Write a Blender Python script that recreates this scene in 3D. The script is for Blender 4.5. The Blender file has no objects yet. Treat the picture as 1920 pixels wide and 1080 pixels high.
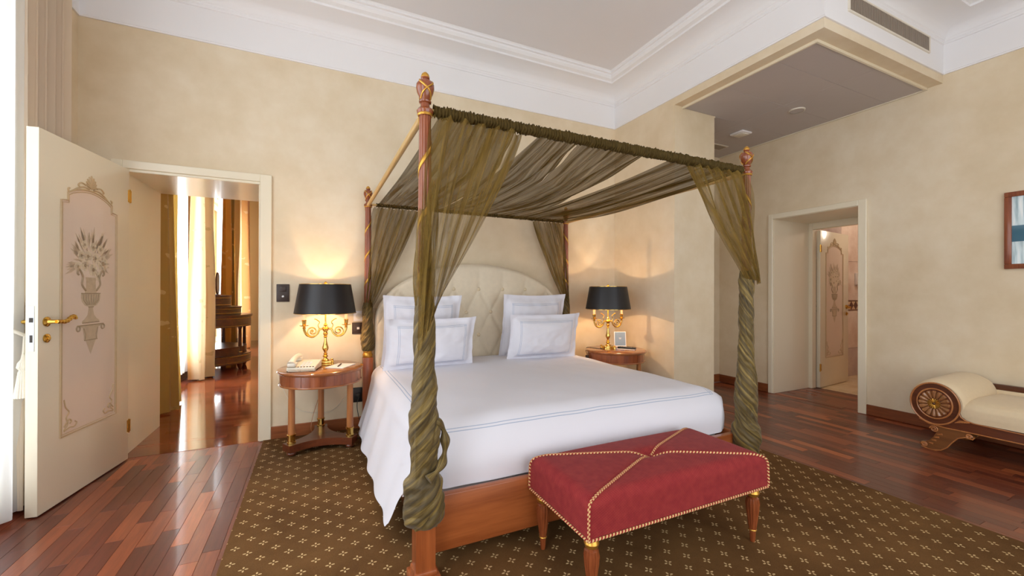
import bpy, bmesh, math, random
from mathutils import Vector, Matrix
from mathutils import noise as mnoise
random.seed(7)
sc = bpy.context.scene
COL = sc.collection
PI = math.pi
sin, cos = math.sin, math.cos

# ------------------------------------------------------------------ camera
YAW, PIT, ROL = math.radians(25.336), math.radians(.106), math.radians(.166)
cd = bpy.data.cameras.new('camera')
cam = bpy.data.objects.new('camera', cd)
COL.objects.link(cam)
cd.sensor_width = 36.0
cd.lens = 777.8 / 1920 * 36
cd.shift_y = 5.8 / 1920
cd.clip_start = .02
_f = Vector((sin(YAW) * cos(PIT), cos(YAW) * cos(PIT), sin(PIT)))
_u = Vector((-sin(YAW) * sin(PIT), -cos(YAW) * sin(PIT), cos(PIT)))
_r = Vector((cos(YAW), -sin(YAW), 0))
_r3 = _r * cos(ROL) + _u * sin(ROL)
_u3 = _u * cos(ROL) - _r * sin(ROL)
cam.matrix_world = Matrix(((_r3.x, _u3.x, -_f.x, 0), (_r3.y, _u3.y, -_f.y, 0), (_r3.z, _u3.z, -_f.z, 1.25), (0, 0, 0, 1)))
sc.camera = cam

# ------------------------------------------------------------------ world, daylight, exposure
world = bpy.data.worlds.new('world')
sc.world = world
world.use_nodes = True
_bg = world.node_tree.nodes['Background']
_bg.inputs['Color'].default_value = (.90, .95, 1.0, 1)
_bg.inputs['Strength'].default_value = 1.6
vs = sc.view_settings
vs.view_transform = 'Standard'
vs.look = 'None'
vs.gamma = 1.0
vs.use_curve_mapping = False
vs.exposure = -0.2
sc.cycles.use_denoising = True
sc.cycles.max_bounces = 10
sc.cycles.diffuse_bounces = 6
sc.cycles.transparent_max_bounces = 24
sc.cycles.sample_clamp_indirect = 6.0
sc.cycles.caustics_reflective = False
sc.cycles.caustics_refractive = False


def area_light(name, loc, rot, sx, sy, power, color):
    d = bpy.data.lights.new(name, 'AREA')
    d.shape = 'RECTANGLE'
    d.size, d.size_y = sx, sy
    d.energy = power
    d.color = color
    o = bpy.data.objects.new(name, d)
    o.location = loc
    o.rotation_euler = rot
    COL.objects.link(o)
    return o


DAY = (.90, .95, 1.0)
# daylight entering through the windows of the bedroom (left wall, wall behind the camera) and of the next room
area_light('window_daylight', (-1.66, 2.15, 1.6), (0, -PI / 2, 0), 2.8, 1.9, 84, DAY)
area_light('window_daylight', (-1.66, -.45, 1.6), (0, -PI / 2, 0), 2.8, 1.7, 62, DAY)
area_light('window_daylight', (1.9, -1.72, 1.7), (PI / 2, 0, 0), 3.6, 2.6, 62, DAY)
area_light('window_daylight', (-1.80, 6.5, 1.6), (0, -PI / 2, 0), 2.6, 1.2, 185, DAY)
area_light('window_daylight', (-1.80, 10.0, 1.6), (0, -PI / 2, 0), 2.6, 1.4, 200, DAY)

# ------------------------------------------------------------------ materials


def lin(c):
    return tuple((v / 12.92 if v <= .04045 else ((v + .055) / 1.055) ** 2.4) for v in (k / 255 for k in c))


class NT:
    """small node-graph helper"""
    def __init__(s, name):
        s.m = bpy.data.materials.new(name)
        s.m.use_nodes = True
        s.t = s.m.node_tree
        s.b = s.t.nodes['Principled BSDF']
        s.out = s.t.nodes['Material Output']

    def n(s, typ, **k):
        nd = s.t.nodes.new(typ)
        for a, v in k.items():
            setattr(nd, a, v)
        return nd

    def put(s, inp, v):
        if hasattr(v, 'is_output'):
            s.t.links.new(v, inp)
        elif isinstance(v, (tuple, list)) and len(v) == 3 and inp.type == 'RGBA':
            inp.default_value = (*v, 1)
        else:
            inp.default_value = v

    def math(s, op, a, b=0.0, c=None):
        nd = s.n('ShaderNodeMath', operation=op)
        s.put(nd.inputs[0], a)
        s.put(nd.inputs[1], b)
        if c is not None:
            s.put(nd.inputs[2], c)
        return nd.outputs[0]

    def mix(s, f, a, b):
        nd = s.n('ShaderNodeMix', data_type='RGBA')
        s.put(nd.inputs[0], f)
        s.put(nd.inputs[6], a)
        s.put(nd.inputs[7], b)
        return nd.outputs[2]

    def coord(s, which='Object', scale=None):
        o = s.n('ShaderNodeTexCoord').outputs[which]
        if scale:
            mp = s.n('ShaderNodeMapping')
            mp.inputs['Scale'].default_value = scale
            s.t.links.new(o, mp.inputs[0])
            o = mp.outputs[0]
        return o

    def noise(s, vec, scale, detail=3, rough=.5):
        nd = s.n('ShaderNodeTexNoise')
        nd.inputs['Scale'].default_value = scale
        nd.inputs['Detail'].default_value = detail
        nd.inputs['Roughness'].default_value = rough
        if vec is not None:
            s.t.links.new(vec, nd.inputs['Vector'])
        return nd.outputs[0]

    def ramp(s, f, stops):
        nd = s.n('ShaderNodeValToRGB')
        e = nd.color_ramp.elements
        while len(e) < len(stops):
            e.new(.5)
        for i, (p, c) in enumerate(stops):
            e[i].position = p
            e[i].color = (*c, 1) if len(c) == 3 else c
        s.put(nd.inputs[0], f)
        return nd.outputs[0]

    def sep(s, v):
        nd = s.n('ShaderNodeSeparateXYZ')
        s.t.links.new(v, nd.inputs[0])
        return nd.outputs

    def bump(s, h, strength, dist=.005):
        nd = s.n('ShaderNodeBump')
        nd.inputs['Strength'].default_value = strength
        nd.inputs['Distance'].default_value = dist
        s.put(nd.inputs['Height'], h)
        s.t.links.new(nd.outputs[0], s.b.inputs['Normal'])

    def set(s, color=None, rough=.5, metal=0., spec=None, coat=0., sheen=0.):
        if color is not None:
            s.put(s.b.inputs['Base Color'], color)
        s.put(s.b.inputs['Roughness'], rough)
        s.b.inputs['Metallic'].default_value = metal
        if spec is not None:
            s.b.inputs['Specular IOR Level'].default_value = spec
        s.b.inputs['Coat Weight'].default_value = coat
        s.b.inputs['Coat Roughness'].default_value = .08
        s.b.inputs['Sheen Weight'].default_value = sheen
        return s.m


def plain(name, c, rough=.5, metal=0., spec=None, coat=0., var=.06, scale=8.0, bump=0., sheen=0.):
    t = NT(name)
    c = lin(c)
    f = t.noise(t.coord(), scale, 4)
    col = t.mix(f, tuple(k * (1 - var) for k in c), tuple(min(1, k * (1 + var)) for k in c))
    if bump:
        t.bump(t.noise(t.coord(), scale * 12, 2), bump, .002)
    return t.set(col, rough, metal, spec, coat, sheen)


def wood(name, c1, c2, rough=.3, axis=2, scale=14., coat=.25, rnd=0.):
    t = NT(name)
    s = [scale] * 3
    s[axis] = scale * .07
    v = t.coord('Object', tuple(s))
    if rnd:
        oi = t.n('ShaderNodeObjectInfo').outputs['Random']
        ad = t.n('ShaderNodeVectorMath', operation='ADD')
        t.t.links.new(v, ad.inputs[0])
        cb = t.n('ShaderNodeCombineXYZ')
        t.put(cb.inputs[0], t.math('MULTIPLY', oi, 50.))
        t.put(cb.inputs[1], t.math('MULTIPLY', oi, 91.))
        t.t.links.new(cb.outputs[0], ad.inputs[1])
        v = ad.outputs[0]
    f = t.noise(v, 1.6, 6, .6)
    f2 = t.noise(v, 7., 3, .6)
    g = t.math('ADD', t.math('MULTIPLY', f, .7), t.math('MULTIPLY', f2, .3))
    col = t.ramp(g, [(.3, lin(c1)), (.7, lin(c2))])
    if rnd:
        tint = t.ramp(oi, [(0, lin((92, 44, 30))), (.3, lin((118, 60, 38))), (.5, lin((138, 72, 44))), (.7, lin((104, 50, 34))), (.88, lin((164, 90, 52))), (1, lin((128, 66, 40)))])
        tint.node.color_ramp.interpolation = 'CONSTANT'
        nd = t.n('ShaderNodeMix', data_type='RGBA', blend_type='MULTIPLY')
        nd.inputs[0].default_value = 1
        t.t.links.new(tint, nd.inputs[6])
        dk = t.ramp(g, [(.3, (.62, .60, .58)), (.7, (1.25, 1.2, 1.15))])
        t.t.links.new(dk, nd.inputs[7])
        col = nd.outputs[2]
    t.bump(f2, .08, .001)
    return t.set(col, rough, coat=coat)


def wall_paper():
    t = NT('wallpaper')
    v = t.coord()
    a = t.noise(v, 1.1, 4, .55)
    b = t.noise(v, 5.5, 5, .6)
    f = t.math('ADD', t.math('MULTIPLY', a, .6), t.math('MULTIPLY', b, .4))
    col = t.ramp(f, [(.34, lin((215, 197, 165))), (.52, lin((224, 208, 180))), (.68, lin((231, 218, 194)))])
    t.bump(t.noise(v, 240, 2), .12, .002)
    return t.set(col, .85, spec=.2)


def floor_boards(name, rough, axis):
    t = NT(name)
    o = t.sep(t.coord())
    cb = t.n('ShaderNodeCombineXYZ')
    t.put(cb.inputs[0], o[axis])
    t.put(cb.inputs[1], o[1 - axis])
    br = t.n('ShaderNodeTexBrick', offset=.37, squash=1.0)
    t.t.links.new(cb.outputs[0], br.inputs['Vector'])
    br.inputs['Scale'].default_value = 1
    br.inputs['Brick Width'].default_value = .5
    br.inputs['Row Height'].default_value = .076
    br.inputs['Mortar Size'].default_value = .0012
    br.inputs['Color1'].default_value = (*lin((104, 48, 34)), 1)
    br.inputs['Color2'].default_value = (*lin((164, 84, 50)), 1)
    br.inputs['Mortar'].default_value = (*lin((50, 22, 16)), 1)
    gr = t.noise(t.coord('Object', (3, 40, 3) if axis == 0 else (40, 3, 3)), 2, 5, .6)
    nd = t.n('ShaderNodeMix', data_type='RGBA', blend_type='MULTIPLY')
    nd.inputs[0].default_value = 1
    t.t.links.new(br.outputs[0], nd.inputs[6])
    t.t.links.new(t.ramp(gr, [(.3, (.7, .68, .66)), (.7, (1.15, 1.1, 1.05))]), nd.inputs[7])
    return t.set(nd.outputs[2], rough, coat=.4)


def carpet():
    t = NT('patterned_carpet')
    v = t.coord()
    o = t.sep(v)
    x, y = o[0], o[1]
    px, py = .117, .128

    def motif(off):
        u = t.math('SUBTRACT', t.math('FRACT', t.math('ADD', t.math('DIVIDE', t.math('ADD', x, 9.9985), px), off)), .5)
        w = t.math('SUBTRACT', t.math('FRACT', t.math('ADD', t.math('DIVIDE', t.math('ADD', y, 9.976), py), off)), .5)
        mx, my = t.math('MULTIPLY', u, px * .7071), t.math('MULTIPLY', w, py * .7071)
        ax = t.math('SUBTRACT', t.math('ABSOLUTE', t.math('ADD', mx, my)), .0088)
        ay = t.math('SUBTRACT', t.math('ABSOLUTE', t.math('SUBTRACT', mx, my)), .0088)
        a = t.math('DIVIDE', t.math('ADD', ax, ay), .0105)
        b = t.math('DIVIDE', t.math('SUBTRACT', ax, ay), .0058)
        d = t.math('ADD', t.math('MULTIPLY', a, a), t.math('MULTIPLY', b, b))
        return t.math('LESS_THAN', d, 1.0)
    m = t.math('MAXIMUM', motif(0.), motif(.5))
    n1 = t.noise(v, 2.2, 4, .6)
    n2 = t.noise(v, 420, 2)
    ground = t.ramp(t.math('ADD', t.math('MULTIPLY', n1, .6), t.math('MULTIPLY', n2, .4)), [(.35, lin((86, 59, 32))), (.7, lin((124, 90, 53)))])
    col = t.mix(m, ground, lin((206, 178, 130)))
    t.bump(n2, .5, .004)
    return t.set(col, .95, spec=.1, sheen=.0)


def fabric_sheer(name, c, a0, a1, folds, hole=.0):
    """olive gauze: thin weave, more opaque where gathered (stripes along the hang)"""
    t = NT(name)
    uv = t.coord('UV')
    o = t.sep(uv)
    cb = t.n('ShaderNodeCombineXYZ')
    t.put(cb.inputs[0], t.math('MULTIPLY', o[0], folds))
    t.put(cb.inputs[1], t.math('MULTIPLY', o[1], 1.1))
    f = t.noise(cb.outputs[0], 1.0, 4, .65)
    al = t.ramp(f, [(.36 + hole, (a0, a0, a0)), (.50 + hole, ((a0 + a1) / 2,) * 3), (.62, (a1, a1, a1))])
    wv = t.noise(cb.outputs[0], 5.0, 3, .6)
    c = lin(c)
    col = t.ramp(wv, [(.3, tuple(k * .72 for k in c)), (.7, tuple(min(1, k * 1.25) for k in c))])
    df = t.n('ShaderNodeBsdfDiffuse')
    tl = t.n('ShaderNodeBsdfTranslucent')
    t.put(df.inputs[0], col)
    t.put(tl.inputs[0], col)
    m1 = t.n('ShaderNodeMixShader')
    m1.inputs[0].default_value = .4
    t.t.links.new(df.outputs[0], m1.inputs[1])
    t.t.links.new(tl.outputs[0], m1.inputs[2])
    tr = t.n('ShaderNodeBsdfTransparent')
    m2 = t.n('ShaderNodeMixShader')
    t.t.links.new(al, m2.inputs[0])
    t.t.links.new(tr.outputs[0], m2.inputs[1])
    t.t.links.new(m1.outputs[0], m2.inputs[2])
    t.t.links.new(m2.outputs[0], t.out.inputs[0])
    return t.m


def fabric(name, c, rough=.85, trans=0., var=.08, scale=6., bump=.15, sheen=.2, weave=300):
    t = NT(name)
    v = t.coord()
    c = lin(c)
    col = t.mix(t.noise(v, scale, 4), tuple(k * (1 - var) for k in c), tuple(min(1, k * (1 + var)) for k in c))
    t.bump(t.noise(v, weave, 2), bump, .002)
    t.set(col, rough, spec=.2, sheen=sheen)
    if trans:
        tl = t.n('ShaderNodeBsdfTranslucent')
        t.put(tl.inputs[0], col)
        mx = t.n('ShaderNodeMixShader')
        mx.inputs[0].default_value = trans
        t.t.links.new(t.b.outputs[0], mx.inputs[1])
        t.t.links.new(tl.outputs[0], mx.inputs[2])
        t.t.links.new(mx.outputs[0], t.out.inputs[0])
    return t.m


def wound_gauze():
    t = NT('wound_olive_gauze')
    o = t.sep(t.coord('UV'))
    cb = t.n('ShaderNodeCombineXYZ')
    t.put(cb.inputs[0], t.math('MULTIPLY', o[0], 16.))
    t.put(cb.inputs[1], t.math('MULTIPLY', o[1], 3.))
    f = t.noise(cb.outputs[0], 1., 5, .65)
    col = t.ramp(f, [(.30, lin((46, 36, 16))), (.5, lin((92, 75, 36))), (.68, lin((144, 121, 62)))])  # uneven olive tone; the lighter streaks paint highlights into the cloth colour
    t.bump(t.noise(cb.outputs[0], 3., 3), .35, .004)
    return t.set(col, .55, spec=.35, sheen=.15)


def linen(name, lines):
    """white bed linen with double pale-blue embroidered lines; lines = list of (axis, value, lo, hi) in UV"""
    t = NT(name)
    o = t.sep(t.coord('UV'))
    tot = 0.0
    for ax, val, lo, hi, w in lines:
        d = t.math('ABSOLUTE', t.math('SUBTRACT', o[ax], val))
        l1 = t.math('LESS_THAN', t.math('ABSOLUTE', t.math('SUBTRACT', d, w * 2.2)), w * .62)
        a = t.math('GREATER_THAN', o[1 - ax], lo - w * 2.6)
        b = t.math('LESS_THAN', o[1 - ax], hi + w * 2.6)
        k = t.math('MULTIPLY', l1, t.math('MULTIPLY', a, b))
        tot = t.math('MAXIMUM', tot, k)
    col = t.mix(tot, lin((222, 221, 229)), lin((168, 180, 202)))
    t.bump(t.noise(t.coord(), 35, 3), .05, .004)
    return t.set(col, .75, spec=.25, sheen=.1)


def striped_red():
    t = NT('ribbed_red_fabric')
    o = t.sep(t.coord('UV'))
    v = t.coord()
    w = t.math('SINE', t.math('MULTIPLY', o[1], 760.))
    w2 = t.math('SINE', t.math('MULTIPLY', o[0], 900.))
    k = t.math('MULTIPLY', t.math('ADD', t.math('MULTIPLY', w, w2), 1.), .5)
    col = t.ramp(t.math('ADD', t.math('MULTIPLY', k, .7), t.math('MULTIPLY', t.noise(v, 30, 3), .3)),
                 [(.2, lin((92, 18, 26))), (.55, lin((146, 38, 46))), (.9, lin((176, 84, 66)))])
    t.bump(k, .25, .002)
    return t.set(col, .75, spec=.15, sheen=.05)


def cord_mat(name, c1, c2, twist=3.):
    t = NT(name)
    o = t.sep(t.coord('UV'))
    w = t.math('SINE', t.math('ADD', t.math('MULTIPLY', o[0], 6.283 * twist), t.math('MULTIPLY', o[1], 6.283 * 60)))
    col = t.ramp(t.math('MULTIPLY', t.math('ADD', w, 1.), .5), [(.42, lin(c1)), (.58, lin(c2))])
    t.bump(w, .4, .003)
    return t.set(col, .7, spec=.2)


def brocade(name, c1, c2, c3, stripe):
    """silk curtain: colour bands along the width with tone-on-tone flowers"""
    t = NT(name)
    o = t.sep(t.coord('UV'))
    u = t.math('FRACT', t.math('MULTIPLY', o[0], stripe))
    base = t.ramp(u, [(0, lin(c1)), (.42, lin(c1)), (.46, lin(c2)), (.80, lin(c2)), (.84, lin(c1))])
    vo = t.n('ShaderNodeTexVoronoi')
    vo.inputs['Scale'].default_value = 7
    t.t.links.new(t.coord('UV', (1.0, 3.2, 1)), vo.inputs['Vector'])
    fl = t.math('LESS_THAN', t.math('ADD', vo.outputs['Distance'], t.math('MULTIPLY', t.noise(t.coord('UV', (1, 3.2, 1)), 30, 3), .5)), .44)
    col = t.mix(t.math('MULTIPLY', fl, .55), base, lin(c3))
    t.set(col, .5, spec=.4, sheen=.3)
    tl = t.n('ShaderNodeBsdfTranslucent')
    t.put(tl.inputs[0], col)
    mx = t.n('ShaderNodeMixShader')
    mx.inputs[0].default_value = .35
    t.t.links.new(t.b.outputs[0], mx.inputs[1])
    t.t.links.new(tl.outputs[0], mx.inputs[2])
    t.t.links.new(mx.outputs[0], t.out.inputs[0])
    return t.m


def glass_mat():
    t = NT('window_glass')
    tr = t.n('ShaderNodeBsdfTransparent')
    gl = t.n('ShaderNodeBsdfGlossy')
    gl.inputs['Roughness'].default_value = .02
    mx = t.n('ShaderNodeMixShader')
    mx.inputs[0].default_value = .06
    t.t.links.new(tr.outputs[0], mx.inputs[1])
    t.t.links.new(gl.outputs[0], mx.inputs[2])
    t.t.links.new(mx.outputs[0], t.out.inputs[0])
    return t.m


def marble(name, c1, c2):
    t = NT(name)
    f = t.noise(t.coord(), 3.0, 7, .62)
    return t.set(t.ramp(f, [(.35, lin(c1)), (.65, lin(c2))]), .25, coat=.2)


def reflection_mat():
    t = NT('painted_reflection')
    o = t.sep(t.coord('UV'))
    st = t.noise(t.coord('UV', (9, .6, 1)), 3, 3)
    pale = t.ramp(st, [(.35, lin((140, 168, 176))), (.5, lin((206, 224, 228))), (.65, lin((236, 242, 242)))])  # pale streaks and teal band paint a reflection into the glass colour
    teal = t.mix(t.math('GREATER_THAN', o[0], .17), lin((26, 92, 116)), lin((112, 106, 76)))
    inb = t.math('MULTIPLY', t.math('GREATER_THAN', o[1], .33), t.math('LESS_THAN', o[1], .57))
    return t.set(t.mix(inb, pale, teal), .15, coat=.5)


M = dict(
    wall=wall_paper(),
    white=plain('white_plaster', (236, 235, 236), .8, spec=.25, var=.02, scale=2),
    ceil=plain('ceiling_paint', (228, 226, 228), .85, spec=.2, var=.02, scale=1.5),
    panel=plain('grey_metal_ceiling', (186, 178, 176), .45, spec=.4, var=.02),
    cream=plain('cream_lacquer', (232, 222, 198), .28, coat=.3, var=.015, scale=2),
    plank=wood('floor_plank', (120, 56, 38), (160, 84, 52), .32, axis=1, scale=26, coat=.2, rnd=1.),
    boards=floor_boards('floor_boards', .36, 1),
    gloss_boards=floor_boards('polished_boards', .09, 0),
    base=wood('oak_baseboard', (118, 62, 30), (170, 100, 56), .4, axis=0, scale=12),
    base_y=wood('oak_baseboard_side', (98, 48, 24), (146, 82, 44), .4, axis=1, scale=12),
    carpet=carpet(),
    cherry=wood('cherry_wood', (128, 62, 26), (184, 104, 54), .35, axis=0, scale=9),
    cherry_y=wood('cherry_wood_side', (128, 62, 26), (184, 104, 54), .35, axis=1, scale=9),
    chleg=wood('carved_walnut', (84, 48, 22), (136, 86, 44), .35, axis=1, scale=9),
    petalw=wood('bronzed_walnut', (120, 74, 42), (172, 120, 74), .3, axis=2, scale=9),
    cherry_z=wood('cherry_wood_upright', (118, 56, 26), (176, 96, 50), .35, axis=2, scale=9),
    mahog=wood('mahogany', (106, 48, 24), (158, 86, 48), .25, axis=2, scale=18, coat=.4),
    mahog_x=wood('mahogany_top', (124, 68, 36), (176, 110, 66), .16, axis=0, scale=10, coat=.6),
    plinthw=wood('dark_mahogany', (72, 32, 18), (118, 60, 32), .3, axis=0, scale=12),
    legw=wood('honey_wood', (150, 88, 42), (196, 132, 78), .3, axis=2, scale=12),
    darkw=wood('dark_walnut', (58, 28, 16), (110, 58, 32), .3, axis=1, scale=14),
    darkz=wood('dark_walnut_upright', (58, 28, 16), (104, 54, 30), .25, axis=2, scale=14),
    rod=plain('pale_gilt_wood', (198, 164, 104), .4, var=.1, metal=.2),
    gold=plain('gilding', (206, 156, 70), .35, metal=.85, var=.15, scale=20),
    brass=plain('polished_brass', (224, 186, 104), .16, metal=1., var=.08),
    gdoor=plain('brass_fitting', (216, 172, 82), .2, metal=1., var=.06),
    steel=plain('steel_plate', (200, 202, 204), .3, metal=.8, var=.04),
    gauze=fabric_sheer('olive_gauze', (136, 111, 58), .36, .97, 9),
    gauze2=fabric_sheer('olive_gauze_canopy', (94, 74, 36), .62, 1.0, 12),
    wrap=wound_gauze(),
    ruche=fabric('olive_ruched', (74, 58, 22), .75, var=.45, scale=40, bump=.4, weave=120, sheen=0),
    head=fabric('cream_damask', (222, 208, 184), .8, var=.07, scale=26, bump=.1, weave=160),
    btn=fabric('covered_button', (214, 196, 166), .8),
    sheet=linen('duvet_linen', [(1, .123, .186, .824, .0019), (0, .186, .123, 1.2, .0015), (0, .824, .123, 1.2, .0015)]),
    pillow=linen('pillow_linen', [(0, .13, .14, .86, .0036), (0, .87, .14, .86, .0036), (1, .14, .13, .87, .005), (1, .86, .13, .87, .005)]),
    matt=fabric('mattress_ticking', (226, 224, 224), .8),
    red=striped_red(),
    redcord=cord_mat('red_gold_cord', (150, 44, 44), (226, 188, 132), 1.),
    shade=plain('black_lampshade', (28, 25, 28), .42, spec=.5, var=.1),
    shade_in=plain('gold_shade_lining', (232, 196, 120), .5, metal=.3, var=.04),
    candle=plain('candle_sleeve', (246, 226, 196), .5, var=.02),
    ivory=plain('ivory_plastic', (224, 216, 200), .4, var=.03),
    paper=plain('white_paper', (240, 236, 234), .7, var=.01),
    black=plain('black_plastic', (26, 24, 24), .4, var=.1),
    brown=plain('brown_switch_plate', (58, 42, 36), .4, var=.06),
    blue=plain('blue_grey_card', (138, 158, 178), .6, var=.02),
    chaise=fabric('cream_linen_upholstery', (222, 202, 168), .85, var=.05, scale=40, bump=.2, weave=220),
    drape=fabric('beige_drape', (232, 217, 196), .85, trans=.3, var=.04, scale=3, bump=.1),
    sheer=fabric('white_sheer', (240, 243, 246), .9, trans=.65, var=.02, scale=3, bump=.05, sheen=0),
    tass=fabric('ivory_tassel', (236, 230, 216), .85, var=.06, scale=60),
    glass=glass_mat(),
    paint_pink=plain('painted_pink_panel', (224, 205, 188), .35, coat=.2, var=.03, scale=4),
    paint_line=plain('painted_moulding', (196, 172, 134), .4, var=.12, scale=30),
    paint_lo=plain('painted_urn_shadow', (166, 146, 118), .45, var=.25, scale=40),
    paint_md=plain('painted_urn', (196, 177, 150), .45, var=.22, scale=30),
    paint_hi=plain('painted_blossom', (222, 206, 180), .45, var=.16, scale=60),
    paint_lf=plain('painted_leaf', (200, 180, 154), .45, var=.18, scale=40),
    bro1=brocade('green_gold_brocade', (178, 144, 70), (228, 178, 98), (224, 198, 140), 3.),
    bro2=brocade('cream_silk_brocade', (226, 206, 168), (206, 150, 84), (190, 168, 116), 2.),
    bro3=brocade('amber_silk_brocade', (206, 146, 52), (150, 116, 50), (226, 184, 110), 2.),
    bro4=brocade('orange_silk_brocade', (214, 160, 96), (226, 190, 140), (230, 204, 160), 3.),
    yellow=plain('yellow_hall_wall', (226, 190, 126), .85, var=.03, scale=2),
    marble=marble('pink_marble', (206, 178, 160), (232, 214, 200)),
    marble2=marble('grey_marble', (168, 148, 142), (198, 180, 172)),
    tile=marble('cream_floor_tile', (216, 190, 150), (236, 214, 178)),
    border=plain('cream_border_tile', (214, 186, 150), .3, var=.06),
    diamond=plain('brown_border_tile', (92, 46, 34), .3, var=.1),
    refl=reflection_mat(),
    vent=plain('taupe_vent', (150, 136, 120), .5, var=.04),
    dark=plain('dark_void', (60, 52, 46), .7),
    lampglow=None,
)
_t = NT('warm_ceiling_lamp')
_t.b.inputs['Emission Color'].default_value = (1, .86, .66, 1)
_t.b.inputs['Emission Strength'].default_value = 6
M['lampglow'] = _t.set((.9, .85, .8), .5)


# ------------------------------------------------------------------ mesh helpers
class MB:
    def __init__(s):
        s.v, s.f, s.uv = [], [], []

    def add(s, v, f, uv=None):
        o = len(s.v)
        s.v += [tuple(p) for p in v]
        s.f += [tuple(i + o for i in q) for q in f]
        s.uv += (uv if uv else [(0, 0)] * len(v))
        return s

    def box(s, x0, x1, y0, y1, z0, z1, M4=None):
        v = [(x, y, z) for z in (z0, z1) for y in (y0, y1) for x in (x0, x1)]
        if M4:
            v = [M4 @ Vector(p) for p in v]
        uv = [(i & 1, i >> 2) for i in range(8)]
        return s.add(v, [(0, 2, 3, 1), (4, 5, 7, 6), (0, 1, 5, 4), (2, 6, 7, 3), (0, 4, 6, 2), (1, 3, 7, 5)], uv)

    def bbox(s, x0, x1, y0, y1, z0, z1, b=.004, seg=2, M4=None):
        bm = bmesh.new()
        bmesh.ops.create_cube(bm, size=1)
        for p in bm.verts:
            p.co = Vector((x0 + (p.co.x + .5) * (x1 - x0), y0 + (p.co.y + .5) * (y1 - y0), z0 + (p.co.z + .5) * (z1 - z0)))
        bmesh.ops.bevel(bm, geom=bm.edges[:], offset=b, segments=seg, affect='EDGES', profile=.5)
        bm.verts.index_update()
        v = [p.co.copy() for p in bm.verts]
        f = [[q.index for q in k.verts] for k in bm.faces]
        bm.free()
        if M4:
            v = [M4 @ p for p in v]
        return s.add(v, f)

    def lathe(s, prof, n=24, c=(0, 0, 0), mod=None, cap=True, M4=None):
        v, f, uv = [], [], []
        for j, (r, z) in enumerate(prof):
            for i in range(n):
                a = 2 * PI * i / n
                rr = r * (mod(a, z) if mod else 1)
                p = Vector((rr * cos(a), rr * sin(a), z))
                if M4:
                    p = M4 @ p
                v.append((p.x + c[0], p.y + c[1], p.z + c[2]))
                uv.append((i / n, j / len(prof)))
        for j in range(len(prof) - 1):
            for i in range(n):
                k = (i + 1) % n
                f.append((j * n + i, j * n + k, (j + 1) * n + k, (j + 1) * n + i))
        if cap:
            if prof[0][0] > 1e-5:
                f.append(tuple(range(n - 1, -1, -1)))
            if prof[-1][0] > 1e-5:
                f.append(tuple((len(prof) - 1) * n + i for i in range(n)))
        return s.add(v, f, uv)

    def tube(s, pts, r, n=8, closed=False, cap=True):
        pts = [Vector(p) for p in pts]
        m = len(pts)
        rad = r if isinstance(r, (list, tuple)) else [r] * m
        tang = []
        for i in range(m):
            a = pts[(i - 1) % m] if (closed or i) else pts[0]
            b = pts[(i + 1) % m] if (closed or i < m - 1) else pts[-1]
            t = b - a
            tang.append(t.normalized() if t.length > 1e-9 else Vector((0, 0, 1)))
        ref = Vector((0, 0, 1)) if abs(tang[0].z) < .9 else Vector((1, 0, 0))
        nrm = (ref - tang[0] * ref.dot(tang[0])).normalized()
        v, f, uv = [], [], []
        L = 0
        for i in range(m):
            if i:
                L += (pts[i] - pts[i - 1]).length
                nrm = (nrm - tang[i] * nrm.dot(tang[i]))
                nrm = nrm.normalized() if nrm.length > 1e-6 else Vector((1, 0, 0))
            bi = tang[i].cross(nrm)
            for k in range(n):
                a = 2 * PI * k / n
                v.append(pts[i] + (nrm * cos(a) + bi * sin(a)) * rad[i])
                uv.append((k / n, L))
        for i in range(m if closed else m - 1):
            j = (i + 1) % m
            for k in range(n):
                q = (k + 1) % n
                f.append((i * n + k, i * n + q, j * n + q, j * n + k))
        if cap and not closed:
            f.append(tuple(range(n - 1, -1, -1)))
            f.append(tuple((m - 1) * n + k for k in range(n)))
        return s.add(v, f, uv)

    def grid(s, nu, nv, fn, closed_u=False):
        v, f, uv = [], [], []
        for j in range(nv + 1):
            for i in range(nu if closed_u else nu + 1):
                u, w = i / nu, j / nv
                v.append(fn(u, w))
                uv.append((u, w))
        st = nu if closed_u else nu + 1
        for j in range(nv):
            for i in range(nu):
                k = (i + 1) % nu if closed_u else i + 1
                f.append((j * st + i, j * st + k, (j + 1) * st + k, (j + 1) * st + i))
        return s.add(v, f, uv)

    def prism(s, poly, h0, h1, fn):
        """extrude a 2-D outline between h0 and h1; fn(a, b, h) -> xyz"""
        n = len(poly)
        v = [fn(a, b, h0) for a, b in poly] + [fn(a, b, h1) for a, b in poly]
        f = [tuple(range(n - 1, -1, -1)), tuple(range(n, 2 * n))]
        f += [(i, (i + 1) % n, n + (i + 1) % n, n + i) for i in range(n)]
        return s.add(v, f)

    def build(s, name, mat, parent=None, smooth=True, angle=35, sub=0, solid=0):
        me = bpy.data.meshes.new(name)
        me.from_pydata(s.v, [], s.f)
        ul = me.uv_layers.new(name='UVMap')
        vi = [0] * len(me.loops)
        me.loops.foreach_get('vertex_index', vi)
        flat = []
        for i in vi:
            flat += s.uv[i]
        ul.data.foreach_set('uv', flat)
        bm = bmesh.new()
        bm.from_mesh(me)
        bmesh.ops.recalc_face_normals(bm, faces=bm.faces[:])
        bm.to_mesh(me)
        bm.free()
        if smooth:
            me.shade_smooth()
            if angle:
                me.set_sharp_from_angle(angle=math.radians(angle))
        me.materials.append(M[mat] if isinstance(mat, str) else mat)
        o = bpy.data.objects.new(name, me)
        COL.objects.link(o)
        if parent:
            o.parent = parent
        if sub:
            md = o.modifiers.new('sub', 'SUBSURF')
            md.levels = md.render_levels = sub
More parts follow.
